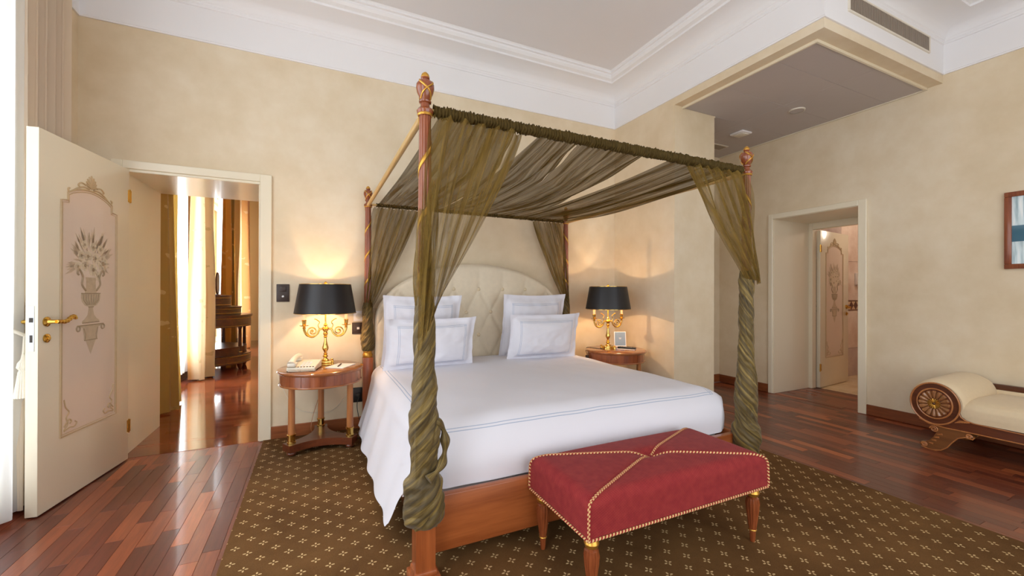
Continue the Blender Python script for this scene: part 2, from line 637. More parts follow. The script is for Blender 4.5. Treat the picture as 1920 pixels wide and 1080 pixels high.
        if solid:
            md = o.modifiers.new('solid', 'SOLIDIFY')
            md.thickness = solid
            md.offset = 0
        return o


def thing(name, label, cat, loc=(0, 0, 0), rz=0., group=None):
    o = bpy.data.objects.new(name, None)
    o.empty_display_size = .1
    COL.objects.link(o)
    o.location = loc
    o.rotation_euler = (0, 0, rz)
    return tag(o, label, cat, group)


def tag(o, label, cat, group=None, kind=None):
    o['label'] = label
    o['category'] = cat
    if group:
        o['group'] = group
    if kind:
        o['kind'] = kind
    return o


def struct(o, label=None):
    o['kind'] = 'structure'
    if label:
        o['label'] = label
    return o


def adopt(o, parent):
    """make o (built in room coordinates) a part of parent"""
    o.parent = parent
    o.matrix_parent_inverse = (Matrix.Translation(parent.location) @ parent.rotation_euler.to_matrix().to_4x4()).inverted()
    return o


def copy_tree(o, parent=None):
    c = o.copy()
    COL.objects.link(c)
    c.parent = parent
    for ch in list(o.children):
        copy_tree(ch, c)
    return c


def bez(pts, n=12):
    """Catmull-Rom through points"""
    P = [Vector(p) for p in pts]
    P = [P[0] * 2 - P[1]] + P + [P[-1] * 2 - P[-2]]
    out = []
    for i in range(1, len(P) - 2):
        for k in range(n):
            t = k / n
            a, b, c, d = P[i - 1], P[i], P[i + 1], P[i + 2]
            out.append(.5 * ((2 * b) + (c - a) * t + (2 * a - 5 * b + 4 * c - d) * t * t + (3 * b - a - 3 * c + d) * t ** 3))
    out.append(P[-2])
    return out


def lerp(a, b, t):
    return a + (b - a) * t


def sstep(t):
    t = max(0, min(1, t))
    return t * t * (3 - 2 * t)


def fbm(x, y=0., z=0.):
    return mnoise.noise(Vector((x, y, z)))


# ------------------------------------------------------------------ room shell
XL, XP, XC, XR = -1.55, 3.29, 3.87, 5.14
YB, YF, YE, YS = 4.03, -1.6, 3.10, 1.73
ZC, ZS, ZT = 3.23, 3.155, 3.72
ZRUG = .008

# floor
fl = struct(MB().box(XL - .35, 6.0, YF - .1, YB, -.10, -.003).build('floor', 'boards', smooth=False), 'dark red strip parquet floor of the bedroom')
PW = .076
lens = (.36, .44, .52, .60)
meshes = {}
for L in lens:
    o = MB().bbox(.0006, PW - .0006, .0006, L - .0006, -.014, 0, .0006, 1).build('plank', 'plank', smooth=False)
    meshes[L] = o.data
    bpy.data.objects.remove(o)
rp = random.Random(3)


def lay(x0, x1, y0, y1f):
    i = 0
    x = x0
    while x + PW <= x1 + .03:
        top = y1f(x)
        y = y0 - rp.random() * .4
        while y < top - .02:
            L = rp.choice(lens)
            if y + L > top:
                fits = [q for q in lens if y + q <= top + .0005]
                L = max(fits) if fits else None
                if L is None:
                    break
            o = bpy.data.objects.new('plank', meshes[L])
            COL.objects.link(o)
            o.parent = fl
            o.location = (x, y, 0)
            y += L
        x += PW


lay(-1.55, -.36, 2.2, lambda x: 4.03)
lay(3.17, 5.10, .72, lambda x: 3.10 if x < XC else 4.0)
lay(5.146, 5.98, 2.55, lambda x: 3.27)

rug = tag(MB().bbox(-.39, 3.20, YF + .1, 4.01, -.002, ZRUG, .003, 2).build('carpet', 'carpet'),
          'olive brown carpet with small cream four-petal motifs under the bed', 'carpet')

# walls
w = MB()
w.box(XL - .35, -1.305, YB, 4.85, 0, 4.0)
w.box(-1.305, -.42, YB, 4.85, 2.165, 4.0)
w.box(-.42, 6.9, YB, 4.85, 0, 4.0)
struct(w.build('wall_back', 'wall', smooth=False), 'cream mottled wallpaper wall behind the bed')
w = MB()
w.box(XP, XC, YE, YB, 0, 4.0)
struct(w.build('wall_column', 'wall', smooth=False), 'projecting wallpapered pier in the corner beside the bed')
w = MB()
w.box(XR, 6.0, YF, 2.37, 0, 4.0)
w.box(XR, 6.0, 2.37, 3.27, 2.165, 4.0)
w.box(XR, 6.0, 3.27, YB, 0, 4.0)
struct(w.build('wall_right', 'wall', smooth=False), 'cream wallpapered wall with the bathroom doorway')
w = MB()
WZ0, WZ1 = .12, 3.0
x0, x1 = XL - .35, XL
w.box(x0, x1, 3.15, YB, 0, 4.0)
w.box(x0, x1, .45, 1.15, 0, 4.0)
w.box(x0, x1, YF, -1.35, 0, 4.0)
for a, b in ((1.15, 3.15), (-1.35, .45)):
    w.box(x0, x1, a, b, 0, WZ0)
    w.box(x0, x1, a, b, WZ1, 4.0)
struct(w.build('wall_left', 'wall', smooth=False))
w = MB()
w.box(XL - .35, 0.0, YF - .3, YF, 0, 4.0)
w.box(3.8, 6.0, YF - .3, YF, 0, 4.0)
w.box(0.0, 3.8, YF - .3, YF, 0, .3)
w.box(0.0, 3.8, YF - .3, YF, 3.05, 4.0)
struct(w.build('wall_front', 'wall', smooth=False))
struct(MB().box(XL - .35, 6.0, YF - .3, YB, ZT, ZT + .1).build('ceiling', 'ceil', smooth=False), 'white plaster ceiling')

# windows of the bedroom: frame, sash bars and panes
for k, (a, b) in enumerate(((1.15, 3.15), (-1.35, .45))):
    f = MB()
    for y in (a, b - .07, (a + b) / 2 - .05):
        f.box(XL - .22, XL - .15, y, y + (.1 if y not in (a, b - .07) else .07), WZ0, WZ1)
    for z in (WZ0, WZ1 - .07, 2.35):
        f.box(XL - .22, XL - .15, a, b, z, z + .07)
    fo = struct(f.build('window_%d' % (k + 1), 'cream', smooth=False), 'tall white framed window in the curtained side wall')
    for y0_, y1_ in ((a + .07, (a + b) / 2 - .05), ((a + b) / 2 + .05, b - .07)):
        MB().box(XL - .19, XL - .184, y0_, y1_, WZ0 + .07, WZ1 - .07).build('pane', 'glass', fo, smooth=False)

# soffit over the passage with its metal ceiling panels
so = struct(MB().box(XP, XR, YS, YE, ZS, ZT).box(XC, XR, YE, YB, ZS, ZT).build('ceiling_soffit', 'wall', smooth=False), 'dropped beige soffit over the passage to the bathroom')
edge = MB()
for (a, b, c, d) in ((3.395, 5.13, 1.83, 1.845), (3.395, 3.41, 1.845, YE), (5.115, 5.13, 1.845, YB), (XC, XC + .015, YE, YB)):
    edge.box(a, b, c, d, ZS - .022, ZS)
edge.build('panel_frame', 'cream', so, smooth=False)
rows = (1.847, 2.14, 2.62, 3.098, 3.56, 4.026)
for i in range(5):
    xa = 3.412 if rows[i] < 3.09 else XC + .017
    xs = (xa, 4.27, 5.113)
    for j in range(2):
        MB().bbox(xs[j] + .001, xs[j + 1] - .001, rows[i] + .001, rows[i + 1] - .001, ZS - .014, ZS + .004, .0015, 1).build('panel', 'panel', so, smooth=False)

# cornice swept round the room
prof = [(0, 3.226), (.012, 3.226), (.014, 3.238), (.006, 3.246), (.006, 3.492), (.016, 3.496), (.016, 3.506), (.010, 3.510), (.020, 3.522), (.020, 3.532), (.028, 3.540)]
prof += [(.03 + .205 * (1 - cos(t * PI / 16)), 3.545 + .078 * sin(t * PI / 16)) for t in range(1, 9)]
prof += [(.250, 3.623), (.252, 3.640), (.262, 3.644), (.285, 3.652), (.300, 3.672), (.302, 3.690), (.318, 3.694), (.318, 3.712), (.332, 3.721)]
path = [(XL, YF), (XL, YB), (XP, YB), (XP, YS), (XR, YS), (XR, YF)]
nrm = [(1, 0), (0, -1), (-1, 0), (0, -1), (-1, 0)]
v, f = [], []
for i, p in enumerate(path):
    n0 = nrm[max(0, i - 1)]
    n1 = nrm[min(len(nrm) - 1, i)]
    off = (n0[0] + n1[0], n0[1] + n1[1]) if 0 < i < len(path) - 1 else n0 if i else n1
    for d, z in prof:
        v.append((p[0] + off[0] * d, p[1] + off[1] * d, z))
m_ = len(prof)
for i in range(len(path) - 1):
    for j in range(m_ - 1):
        f.append((i * m_ + j, (i + 1) * m_ + j, (i + 1) * m_ + j + 1, i * m_ + j + 1))
cn = MB()
cn.add(v, f)
struct(cn.build('trim_1', 'white', angle=25), 'deep white plaster cornice with a coved moulding round the ceiling')

# baseboards
struct(MB().bbox(-.34, XP, YB - .016, YB + .01, 0, .107, .004, 1).build('baseboard_back', 'base'))
struct(MB().bbox(XC, XR, YB - .016, YB + .01, 0, .107, .004, 1).build('baseboard_alcove', 'base'))
struct(MB().bbox(XR - .016, XR + .01, YF, 2.30, 0, .104, .004, 1).build('baseboard_right', 'base_y'))
struct(MB().bbox(XR - .016, XR + .01, 3.32, YB, 0, .104, .004, 1).build('baseboard_passage', 'base_y'))
struct(MB().bbox(XP - .016, XP + .01, YE, YB, 0, .107, .004, 1).build('baseboard_pier', 'base_y'))
struct(MB().bbox(XL - .01, XL + .016, 3.15, YB, 0, .107, .004, 1).build('baseboard_left', 'base_y'))

# doorway casings and linings
c = MB()
c.bbox(-.42, -.335, YB - .022, YB + .002, 0, 2.222, .004, 1)
c.bbox(-1.365, -1.298, YB - .022, YB + .002, 0, 2.222, .004, 1)
c.bbox(-1.298, -.42, YB - .022, YB + .002, 2.160, 2.222, .004, 1)
c.bbox(-1.298, -.42, YB - .014, YB + .03, 2.138, 2.160, .004, 1)
struct(c.build('trim_2', 'cream'), 'cream casing of the doorway beside the bedside table')
c = MB()
c.box(-1.32, -1.298, YB, 4.86, 0, 2.165)
c.box(-.43, -.405, YB, 4.86, 0, 2.165)
c.box(-1.32, -.405, YB + .0, 4.86, 2.150, 2.175)
struct(c.build('trim_3', 'cream', smooth=False), 'smooth cream lining of the deep doorway')
c = MB()
c.bbox(XR - .022, XR + .002, 2.298, 2.372, 0, 2.222, .004, 1)
c.bbox(XR - .022, XR + .002, 3.268, 3.322, 0, 2.222, .004, 1)
c.bbox(XR - .022, XR + .002, 2.372, 3.268, 2.162, 2.222, .004, 1)
struct(c.build('trim_4', 'cream'), 'cream casing of the bathroom doorway')
c = MB()
c.box(XR, 6.01, 3.262, 3.285, 0, 2.17)
c.box(XR, 6.01, 2.355, 2.378, 0, 2.17)
c.box(XR, 6.01, 2.36, 3.28, 2.158, 2.18)
struct(c.build('trim_5', 'cream', smooth=False), 'cream lining of the bathroom doorway')
c = MB()
c.bbox(5.86, 5.945, 3.215, 3.265, 0, 2.16, .004, 1)
c.bbox(5.86, 5.945, 2.375, 2.42, 0, 2.16, .004, 1)
c.bbox(5.86, 5.945, 2.42, 3.215, 2.075, 2.16, .004, 1)
struct(c.build('trim_6', 'cream'), 'inner frame of the bathroom door')


# ------------------------------------------------------------------ painted doors
def ornament(door, W, y, sgn):
    """painted panel, urn of flowers, crest and scrolls on a door face; local x 0..W from hinge, z up, face at y, outward sgn"""
    e = .0007

    def flat(poly, mat, name, lay, label=None):
        mb = MB()
        mb.prism(poly, y - sgn * .0005, y + sgn * (e * lay), lambda a, b, h: (a, h, b))
        o = mb.build(name, mat, door, smooth=False)
        if label:
            o['label'] = label
        return o

    def stroke(mb, pts, r):
        mb.tube([(a, y + sgn * .0016, b) for a, b in pts], r, 6)
    cx = .412
    L, R = .153, .672
    # panel outline with stepped, arched head
    head = [(R, 1.786), (.618, 1.792), (.618, 1.838)]
    for k in range(1, 12):
        t = k / 12
        head.append((lerp(.618, .206, t), 1.838 + .052 * sin(PI * t) ** .8))
    head += [(.206, 1.838), (.206, 1.790), (L, 1.784)]
    outline = [(R, .385)] + head + [(L, .385)]
    flat(outline, 'paint_pink', 'panel', 1, 'pale pink painted field')
    b = MB()
    stroke(b, outline + [outline[0]], .0055)
    inn = [(cx + (a - cx) * .955, 1.10 + (z - 1.10) * .982) for a, z in outline]
    stroke(b, inn + [inn[0]], .003)
    b.build('panel_border', 'paint_line', door)
    # crest shell and side scrolls
    s = MB()
    for k in range(-4, 5):
        a = k * .30
        ln = .085 - abs(k) * .008
        s.tube([(cx, y + sgn * .001, 1.905), (cx + sin(a) * ln * .6, y + sgn * .002, 1.905 + cos(a) * ln * .6), (cx + sin(a) * ln, y + sgn * .001, 1.905 + cos(a) * ln)], [.003, .009, .004], 6)
    for q in (-1, 1):
        pts = [(cx + q * .02, 1.90), (cx + q * .07, 1.902), (cx + q * .12, 1.885), (cx + q * .16, 1.862), (cx + q * .195, 1.845), (cx + q * .205, 1.862), (cx + q * .192, 1.868)]
        s.tube([(p.x, y + sgn * .0015, p.z) for p in bez([(a, 0, z) for a, z in pts], 6)], .0055, 6)
        pts = [(cx + q * .05, 1.918), (cx + q * .09, 1.925), (cx + q * .12, 1.905), (cx + q * .10, 1.893)]
        s.tube([(p.x, y + sgn * .0015, p.z) for p in bez([(a, 0, z) for a, z in pts], 6)], .005, 6)
    s.build('crest', 'paint_line', door)
    # urn: bowl, neck, foot, handles, bracket
    half = [(.050, 1.335), (.044, 1.31), (.047, 1.27), (.056, 1.235), (.090, 1.232), (.090, 1.205), (.082, 1.18), (.055, 1.155), (.02, 1.145),
            (.022, 1.125), (.030, 1.095), (.055, 1.070), (.080, 1.058), (.080, 1.046)]
    flat([(cx - a, z) for a, z in half] + [(cx + a, z) for a, z in reversed(half)], 'paint_md', 'urn', 2)
    br = [(.125, 1.034), (.125, 1.022), (.075, 1.016), (.062, .960), (.062, .935), (.045, .928), (0, .842)]
    flat([(cx - a, z) for a, z in br] + [(cx + a, z) for a, z in reversed(br[:-1])], 'paint_md', 'bracket', 2)
    d = MB()
    for k in range(-3, 4):
        stroke(d, [(cx + k * .024, 1.226), (cx + k * .023, 1.19), (cx + k * .012, 1.158)], .0028)
    for z, a in ((1.232, .088), (1.046, .078), (1.03, .122), (.935, .06), (1.145, .022)):
        stroke(d, [(cx - a, z), (cx + a, z)], .0035)
    for q in (-1, 1):
        stroke(d, [(p.x, p.z) for p in bez([(cx + q * .05, 0, 1.25), (cx + q * .085, 0, 1.29), (cx + q * .078, 0, 1.34), (cx + q * .11, 0, 1.385), (cx + q * .125, 0, 1.36), (cx + q * .112, 0, 1.348)], 6)], .006)
        stroke(d, [(cx + q * (.115 + .016 * sin(t)), 1.012 + .016 * cos(t)) for t in [k * .7 for k in range(9)]], .0045)
        stroke(d, [(cx + q * .065, 1.01), (cx + q * .05, .975), (cx + q * .052, .94)], .003)
    d.build('urn_shading', 'paint_lo', door)
    # bouquet
    rg = random.Random(5)
    lf = MB()
    for k in range(64):
        a = rg.uniform(-1.9, 1.9)
        r0 = rg.uniform(.06, .13)
        r1 = r0 + rg.uniform(.05, .11)
        bx, bz = cx + sin(a) * r0 * 1.1, 1.43 + cos(a) * r0
        tx, tz = cx + sin(a) * r1 * 1.05, 1.43 + cos(a) * r1 * 1.15
        wv = rg.uniform(.006, .013)
        nx, nz = (tz - bz), -(tx - bx)
        ln = math.hypot(nx, nz)
        nx, nz = nx / ln * wv, nz / ln * wv
        mx, mz = (bx + tx) / 2, (bz + tz) / 2
        lf.prism([(bx, bz), (mx + nx, mz + nz), (tx, tz), (mx - nx, mz - nz)], y, y + sgn * e * 2, lambda p, q, h: (p, h, q))
    lf.build('foliage', 'paint_lf', door, smooth=False)
    fl_ = MB()
    ey = MB()
    for (dx, dz, r) in ((-.115, 1.43, .042), (-.02, 1.385, .034), (.055, 1.41, .030), (.09, 1.47, .027), (.03, 1.47, .030), (-.04, 1.46, .03), (-.07, 1.345, .026), (-.02, 1.53, .026), (.06, 1.54, .024), (-.09, 1.52, .026), (.12, 1.40, .024)):
        r *= 1.25
        n = 7
        for k in range(n):
            a = 2 * PI * k / n
            px, pz = cx + dx + cos(a) * r * .6, dz + sin(a) * r * .6
            fl_.prism([(px + cos(q * PI / 3) * r * .42, pz + sin(q * PI / 3) * r * .42) for q in range(6)], y, y + sgn * e * 3, lambda p, q, h: (p, h, q))
        ey.prism([(cx + dx + cos(q * PI / 4) * r * .3, dz + sin(q * PI / 4) * r * .3) for q in range(8)], y, y + sgn * e * 4.2, lambda p, q, h: (p, h, q))
    fl_.build('blossoms', 'paint_hi', door, smooth=False)
    ey.build('blossom_centres', 'paint_lo', door, smooth=False)
    # corner scrolls
    k_ = MB()
    for q, bx in ((1, L + .03), (-1, R - .03)):
        for pts in ([(0, .42), (.03, .45), (.018, .49), (.04, .52), (.012, .555), (.0, .60)], [(0, .415), (.05, .425), (.085, .42), (.105, .44), (.09, .452)], [(.0, .44), (.04, .475), (.06, .46), (.048, .448)]):
            stroke(k_, [(bx + q * p.x, p.z) for p in bez([(a, 0, z) for a, z in pts], 6)], .0042)
    k_.build('corner_scrolls', 'paint_line', door)


def lever(door, x, y, sgn, z, dirx):
    h = MB()
    h.lathe([(.0, 0), (.027, 0), (.028, .006), (.022, .010), (.014, .013), (.011, .03), (.011, .045)], 20, M4=Matrix.Translation((x, y, z)) @ Matrix.Rotation(-sgn * PI / 2, 4, 'X'))
    yy = y + sgn * .047
    pts = bez([(x, yy, z), (x + dirx * .04, yy, z - .003), (x + dirx * .07, yy, z - .004), (x + dirx * .10, yy, z + .010), (x + dirx * .125, yy, z + .022), (x + dirx * .140, yy, z + .018)], 6)
    h.tube(pts, [.009 + .004 * abs(sin(i * .8)) for i in range(len(pts))], 10)
    h.lathe([(0, -.011), (.009, -.007), (.011, 0), (.009, .007), (0, .011)], 12, c=(x + dirx * .145, yy, z + .012))
    o = h.build('door_handle', 'gdoor', door)
    o['label'] = 'curved brass lever handle'
    k = MB()
    k.lathe([(0, 0), (.024, 0), (.025, .006), (.018, .010), (.010, .011), (.010, .016), (0, .016)], 20, M4=Matrix.Translation((x, y, z - .093)) @ Matrix.Rotation(-sgn * PI / 2, 4, 'X'))
    k.build('keyhole_rosette', 'gdoor', door)


def hinge_part(door, x, y, z):
    h = MB()
    h.tube([(x, y, z - .05), (x, y, z + .05)], .008, 10)
    h.bbox(x - .022, x + .022, y - .003, y + .004, z - .045, z + .045, .002, 1)
    h.build('hinge', 'gdoor', door)


# bedroom door, open into the room; local x runs from hinge to free edge, visible face at y = +
ang = math.atan2(3.171 - 3.99, -1.375 + 1.25)
d1 = MB().bbox(0, .832, -.055, 0, .008, 2.148, .003, 2).build('door_1', 'cream')
struct(d1, 'open cream door painted with an urn of flowers')
d1.location = (-1.25, 3.992, 0)
d1.rotation_euler = (0, 0, ang)
ornament(d1, .83, 0, 1)
lever(d1, .775, 0, 1, 1.075, -1)
lever(d1, .775, -.055, -1, 1.075, -1)
p = MB().bbox(.8315, .8345, -.040, -.015, .915, 1.165, .001, 1).build('lock_plate', 'steel', d1)
q = MB()
q.box(.834, .8365, -.036, -.020, 1.075, 1.10)
q.box(.834, .8355, -.034, -.022, .965, 1.005)
q.build('latch', 'dark', d1, smooth=False)
hinge_part(d1, -.004, -.002, 1.95)
hinge_part(d1, -.004, -.002, .25)

# bathroom door, open away from the camera
d2 = MB().bbox(0, .85, -.045, 0, .008, 2.07, .003, 2).build('door_2', 'cream')
struct(d2, 'cream painted bathroom door standing ajar')
d2.location = (5.965, 3.225, 0)
d2.rotation_euler = (0, 0, math.atan2(.09, .85))
ornament(d2, .85, -.045, -1)
lever(d2, .79, -.045, -1, 1.05, -1)
for z in (1.83, .27):
    h = MB()
    h.tube([(-.012, -.05, z - .05), (-.012, -.05, z + .05)], .007, 10)
    h.bbox(-.012, .03, -.050, -.044, z - .045, z + .045, .002, 1)
    h.build('hinge', 'gdoor', d2)

# ------------------------------------------------------------------ bathroom beyond
struct(MB().box(6.0, 8.6, 1.6, 3.6, -.10, -.004).build('floor_bath', 'marble2', smooth=False))
bf = [o for o in bpy.data.objects if o.name == 'floor_bath'][0]
for i in range(8):
    for j in range(6):
        MB().bbox(6.002 + i * .32, 6.318 + i * .32, 1.62 + j * .32, 1.936 + j * .32, -.012, 0, .001, 1).build('tile', 'tile', bf, smooth=False)
w = MB()
w.box(6.0, 8.6, 3.47, 3.6, 0, 2.7)
wb = struct(w.build('wall_bath', 'marble', smooth=False), 'pink marble bathroom wall')
for i in range(5):
    for j, (z0, z1) in enumerate(((0, .42), (.42, .98), (1.14, 1.72), (1.72, 2.30))):
        MB().bbox(6.02 + i * .5, 6.516 + i * .5, 3.458, 3.472, z0 + .002, z1 - .002, .001, 1).build('panel', 'marble2' if (i * 3 + j * 5) % 4 == 2 else 'marble', wb, smooth=False)
bd = MB()
bd.box(6.02, 8.55, 3.456, 3.472, .985, 1.135)
bo = bd.build('tile_border', 'border', wb, smooth=False)
dd = MB()
for i in range(21):
    x = 6.08 + i * .12
    dd.prism([(x - .055, 1.06), (x, .998), (x + .055, 1.06), (x, 1.122)], 3.452, 3.457, lambda a, b, h: (a, h, b))
for z in (.988, 1.122):
    dd.box(6.02, 8.55, 3.452, 3.457, z, z + .012)
dd.build('diamond_inlay', 'diamond', bo, smooth=False)
struct(MB().box(8.5, 8.6, 1.6, 3.5, 0, 2.7).build('wall_bath_end', 'marble', smooth=False))
struct(MB().box(6.0, 8.6, 1.5, 1.6, 0, 2.7).build('wall_bath_near', 'marble', smooth=False))
struct(MB().box(6.0, 8.6, 1.5, 3.6, 2.6, 2.7).build('ceiling_bath', 'ceil', smooth=False))
t = thing('ceiling_lamp', 'warm round lamp on the bathroom ceiling', 'lamp', (7.2, 2.6, 2.6))
MB().lathe([(0, -.03), (.12, -.03), (.14, -.01), (.14, 0)], 24).build('diffuser', 'lampglow', t)
MB().lathe([(.14, -.012), (.155, -.010), (.155, 0)], 24, cap=False).build('rim', 'steel', t)
t = thing('wall_dispenser', 'small white dispenser on the bathroom wall above the tile border', 'dispenser', (7.42, 3.458, 1.46))
MB().bbox(-.05, .05, -.06, 0, -.09, .09, .01, 2).build('casing', 'paper', t)
MB().lathe([(0, 0), (.014, 0), (.012, .008), (0, .01)], 12, c=(0, -.058, -.01), M4=Matrix.Rotation(PI / 2, 4, 'X')).build('button', 'black', t)
L = bpy.data.lights.new('bathroom_light', 'POINT')
L.energy = 16
L.color = (1, .84, .66)
L.shadow_soft_size = .12
lo = bpy.data.objects.new('bathroom_light', L)
lo.location = (7.2, 2.6, 2.42)
COL.objects.link(lo)


# ------------------------------------------------------------------ next room seen through the doorway
hf = struct(MB().box(-1.75, 3.0, YB, 12.6, -.10, -.001).build('floor_hall', 'gloss_boards', smooth=False), 'highly polished red wood floor of the next room')
w = MB()
w.box(-2.0, -1.70, 4.85, 5.9, 0, 4.0)
w.box(-2.0, -1.70, 7.1, 9.3, 0, 4.0)
w.box(-2.0, -1.70, 10.7, 12.6, 0, 4.0)
for a, b in ((5.9, 7.1), (9.3, 10.7)):
    w.box(-2.0, -1.70, a, b, 0, .22)
    w.box(-2.0, -1.70, a, b, 3.0, 4.0)
struct(w.build('wall_hall_left', 'yellow', smooth=False))
struct(MB().box(-1.75, 3.0, 12.3, 12.6, 0, 4.0).build('wall_hall_end', 'yellow', smooth=False))
struct(MB().box(3.0, 3.2, 4.85, 12.6, 0, 4.0).build('wall_hall_right', 'yellow', smooth=False))
struct(MB().box(-2.0, 3.2, 4.85, 12.6, 3.7, 3.8).build('ceiling_hall', 'ceil', smooth=False))
struct(MB().bbox(-1.71, -1.684, 4.86, 12.3, 0, .12, .004, 1).build('baseboard_hall', 'base_y'))
for k, (a, b) in enumerate(((5.9, 7.1), (9.3, 10.7))):
    f = MB()
    for y in (a, b - .06, (a + b) / 2 - .04):
        f.box(-1.90, -1.84, y, y + .07, .22, 3.0)
    for z in (.22, 2.93):
        f.box(-1.90, -1.84, a, b, z, z + .07)
    fo = struct(f.build('window_%d' % (k + 3), 'cream', smooth=False), 'tall bright window in the next room')
    for y0_, y1_ in ((a + .07, (a + b) / 2 - .04), ((a + b) / 2 + .03, b - .06)):
        MB().box(-1.875, -1.87, y0_, y1_, .29, 2.93).build('pane', 'glass', fo, smooth=False)
d3 = struct(MB().bbox(-1.25, -.35, 12.24, 12.30, 0, 2.2, .004, 1).build('door_3', 'cream', smooth=False), 'cream glazed door at the far end of the next room')
for z in (.3, 1.2):
    MB().box(-1.12, -.48, 12.232, 12.24, z, z + .85).build('pane', 'sheer', d3, smooth=False)


def curtain(name, label, mat, x, y0, y1, folds, z0, z1, amp=.05, group=None, seed=0, pinch=None, flare=0., xt=None):
    """hanging curtain along a wall parallel to Y, gathered in soft folds"""
    def fn(u, w_):
        z = lerp(z1, z0, w_)
        k = 1.0
        if pinch:
            k = 1 - pinch[1] * math.exp(-((z - pinch[0]) / pinch[2]) ** 2)
        yc = (y0 + y1) / 2 + (pinch[3] * (1 - k) if pinch else 0)
        y = yc + (u - .5) * (y1 - y0) * k * (1 + flare * w_)
        ph = u * folds * 2 * PI + .6 * fbm(u * 3, z * .5, seed)
        a = amp * (.75 + .5 * fbm(u * 5, z * .35, seed + 9)) * (.8 + .35 * w_)
        xx = x + a * sin(ph) + .25 * a * sin(2.3 * ph + seed) + (flare * .12 * w_ * w_)
        return (xx, y + .35 * a * cos(ph * .5 + seed), z)
    o = MB()
    o.grid(max(40, int(folds * 14)), 40, fn)
    return tag(o.build(name, mat, angle=0), label, 'curtain', group)


G_ = 'silk curtains of the next room'
curtain('silk_curtain', 'green and gold floral curtain just inside the doorway in the next room', 'bro1', -1.43, 5.02, 5.74, 3.2, .02, 3.3, .085, G_, 1, flare=.10)
curtain('silk_curtain', 'pale cream silk curtain with gold edge in front of the dark tiered console', 'bro2', -1.47, 7.02, 7.44, 2.6, .02, 3.3, .12, G_, 2)
curtain('silk_curtain', 'amber curtain hanging behind the dark tiered console', 'bro3', -1.45, 8.86, 9.45, 3.0, .02, 3.3, .12, G_, 3)
curtain('silk_curtain', 'orange striped curtain at the far end beside the yellow wall', 'bro4', -1.43, 10.60, 11.2, 3.0, .02, 3.3, .11, G_, 4)
curtain('sheer_curtain', 'white sheer over the bright window between the green and cream curtains', 'sheer', -1.63, 5.80, 7.25, 12, .13, 3.2, .02, 'sheer curtains', 7)
curtain('sheer_curtain', 'white sheer over the window slit between amber and orange curtains', 'sheer', -1.63, 9.25, 10.75, 12, .13, 3.2, .02, 'sheer curtains', 8)

# tiered console
t = thing('tiered_console', 'dark half-round console with stacked tiers in the next room', 'console', (-1.58, 8.15, 0))


def halfdisc(R, z0, z1, n=24, sx=1.0):
    mb = MB()
    poly = [(R * sx * cos(a), R * sin(a)) for a in [-PI / 2 + PI * k / n for k in range(n + 1)]]
    mb.prism(poly, z0, z1, lambda a, b, h: (a, b, h))
    return mb


for R, z0, z1, nm, mt in ((.60, .10, .24, 'base_tier', 'darkw'), (.54, .24, .36, 'step', 'darkw'), (.60, .68, .84, 'apron', 'darkw'), (.62, .84, .87, 'top', 'darkw'), (.46, .87, .98, 'tier', 'darkw'), (.47, .98, 1.0, 'tier_top', 'darkw'), (.32, 1.0, 1.16, 'tier', 'darkw'), (.33, 1.16, 1.18, 'tier_top', 'darkw')):
    halfdisc(R, z0, z1).build(nm, mt, t)
for R, z in ((.603, .70), (.603, .82), (.603, .13), (.603, .22), (.463, .90), (.463, .965), (.323, 1.03), (.323, 1.14)):
    MB().tube([(R * cos(a), R * sin(a), z) for a in [-PI / 2 + PI * k / 24 for k in range(25)]], .004, 6).build('brass_line', 'brass', t)
for a in (-75, -25, 25, 75):
    x, y = .53 * cos(math.radians(a)), .53 * sin(math.radians(a))
    cm = MB().lathe([(.034, .24), (.034, .27), (.026, .28), (.022, .64), (.03, .66), (.03, .68)], 14, c=(x, y, 0)).build('column', 'darkz', t)
    MB().lathe([(.036, .268), (.036, .280)], 14, c=(x, y, 0)).build('collar', 'brass', cm)
    MB().lathe([(.020, 0), (.040, .05), (.045, .10)], 12, c=(x, y, 0)).build('foot', 'darkz', t)
t = thing('oval_mirror', 'small oval mirror in dark rim standing on the tiered console', 'mirror', (-1.42, 8.02, 1.18))
MB().tube([(.0, .10 * cos(a), .19 + .17 * sin(a)) for a in [2 * PI * k / 32 for k in range(32)]], .012, 8, closed=True).build('rim', 'darkz', t)
MB().prism([(.095 * cos(a), .19 + .165 * sin(a)) for a in [2 * PI * k / 32 for k in range(32)]], -.004, .004, lambda a, b, h: (h, a, b)).build('glass', 'steel', t, smooth=False)
MB().box(-.03, .03, -.07, .07, 0, .02).build('stand', 'darkz', t, smooth=False)

# ------------------------------------------------------------------ canopy bed
BX0, BX1, BY0, BY1, ZROD = .425, 2.523, 1.78, 3.93, 2.035
bed = thing('canopy_bed', 'four-poster bed with fluted gilded posts and tufted cream headboard', 'bed', ((BX0 + BX1) / 2, (BY0 + BY1) / 2, 0))
BO = bed.location.copy()


def bp(x, y, z=0.):
    return (x - BO.x, y - BO.y, z - BO.z)


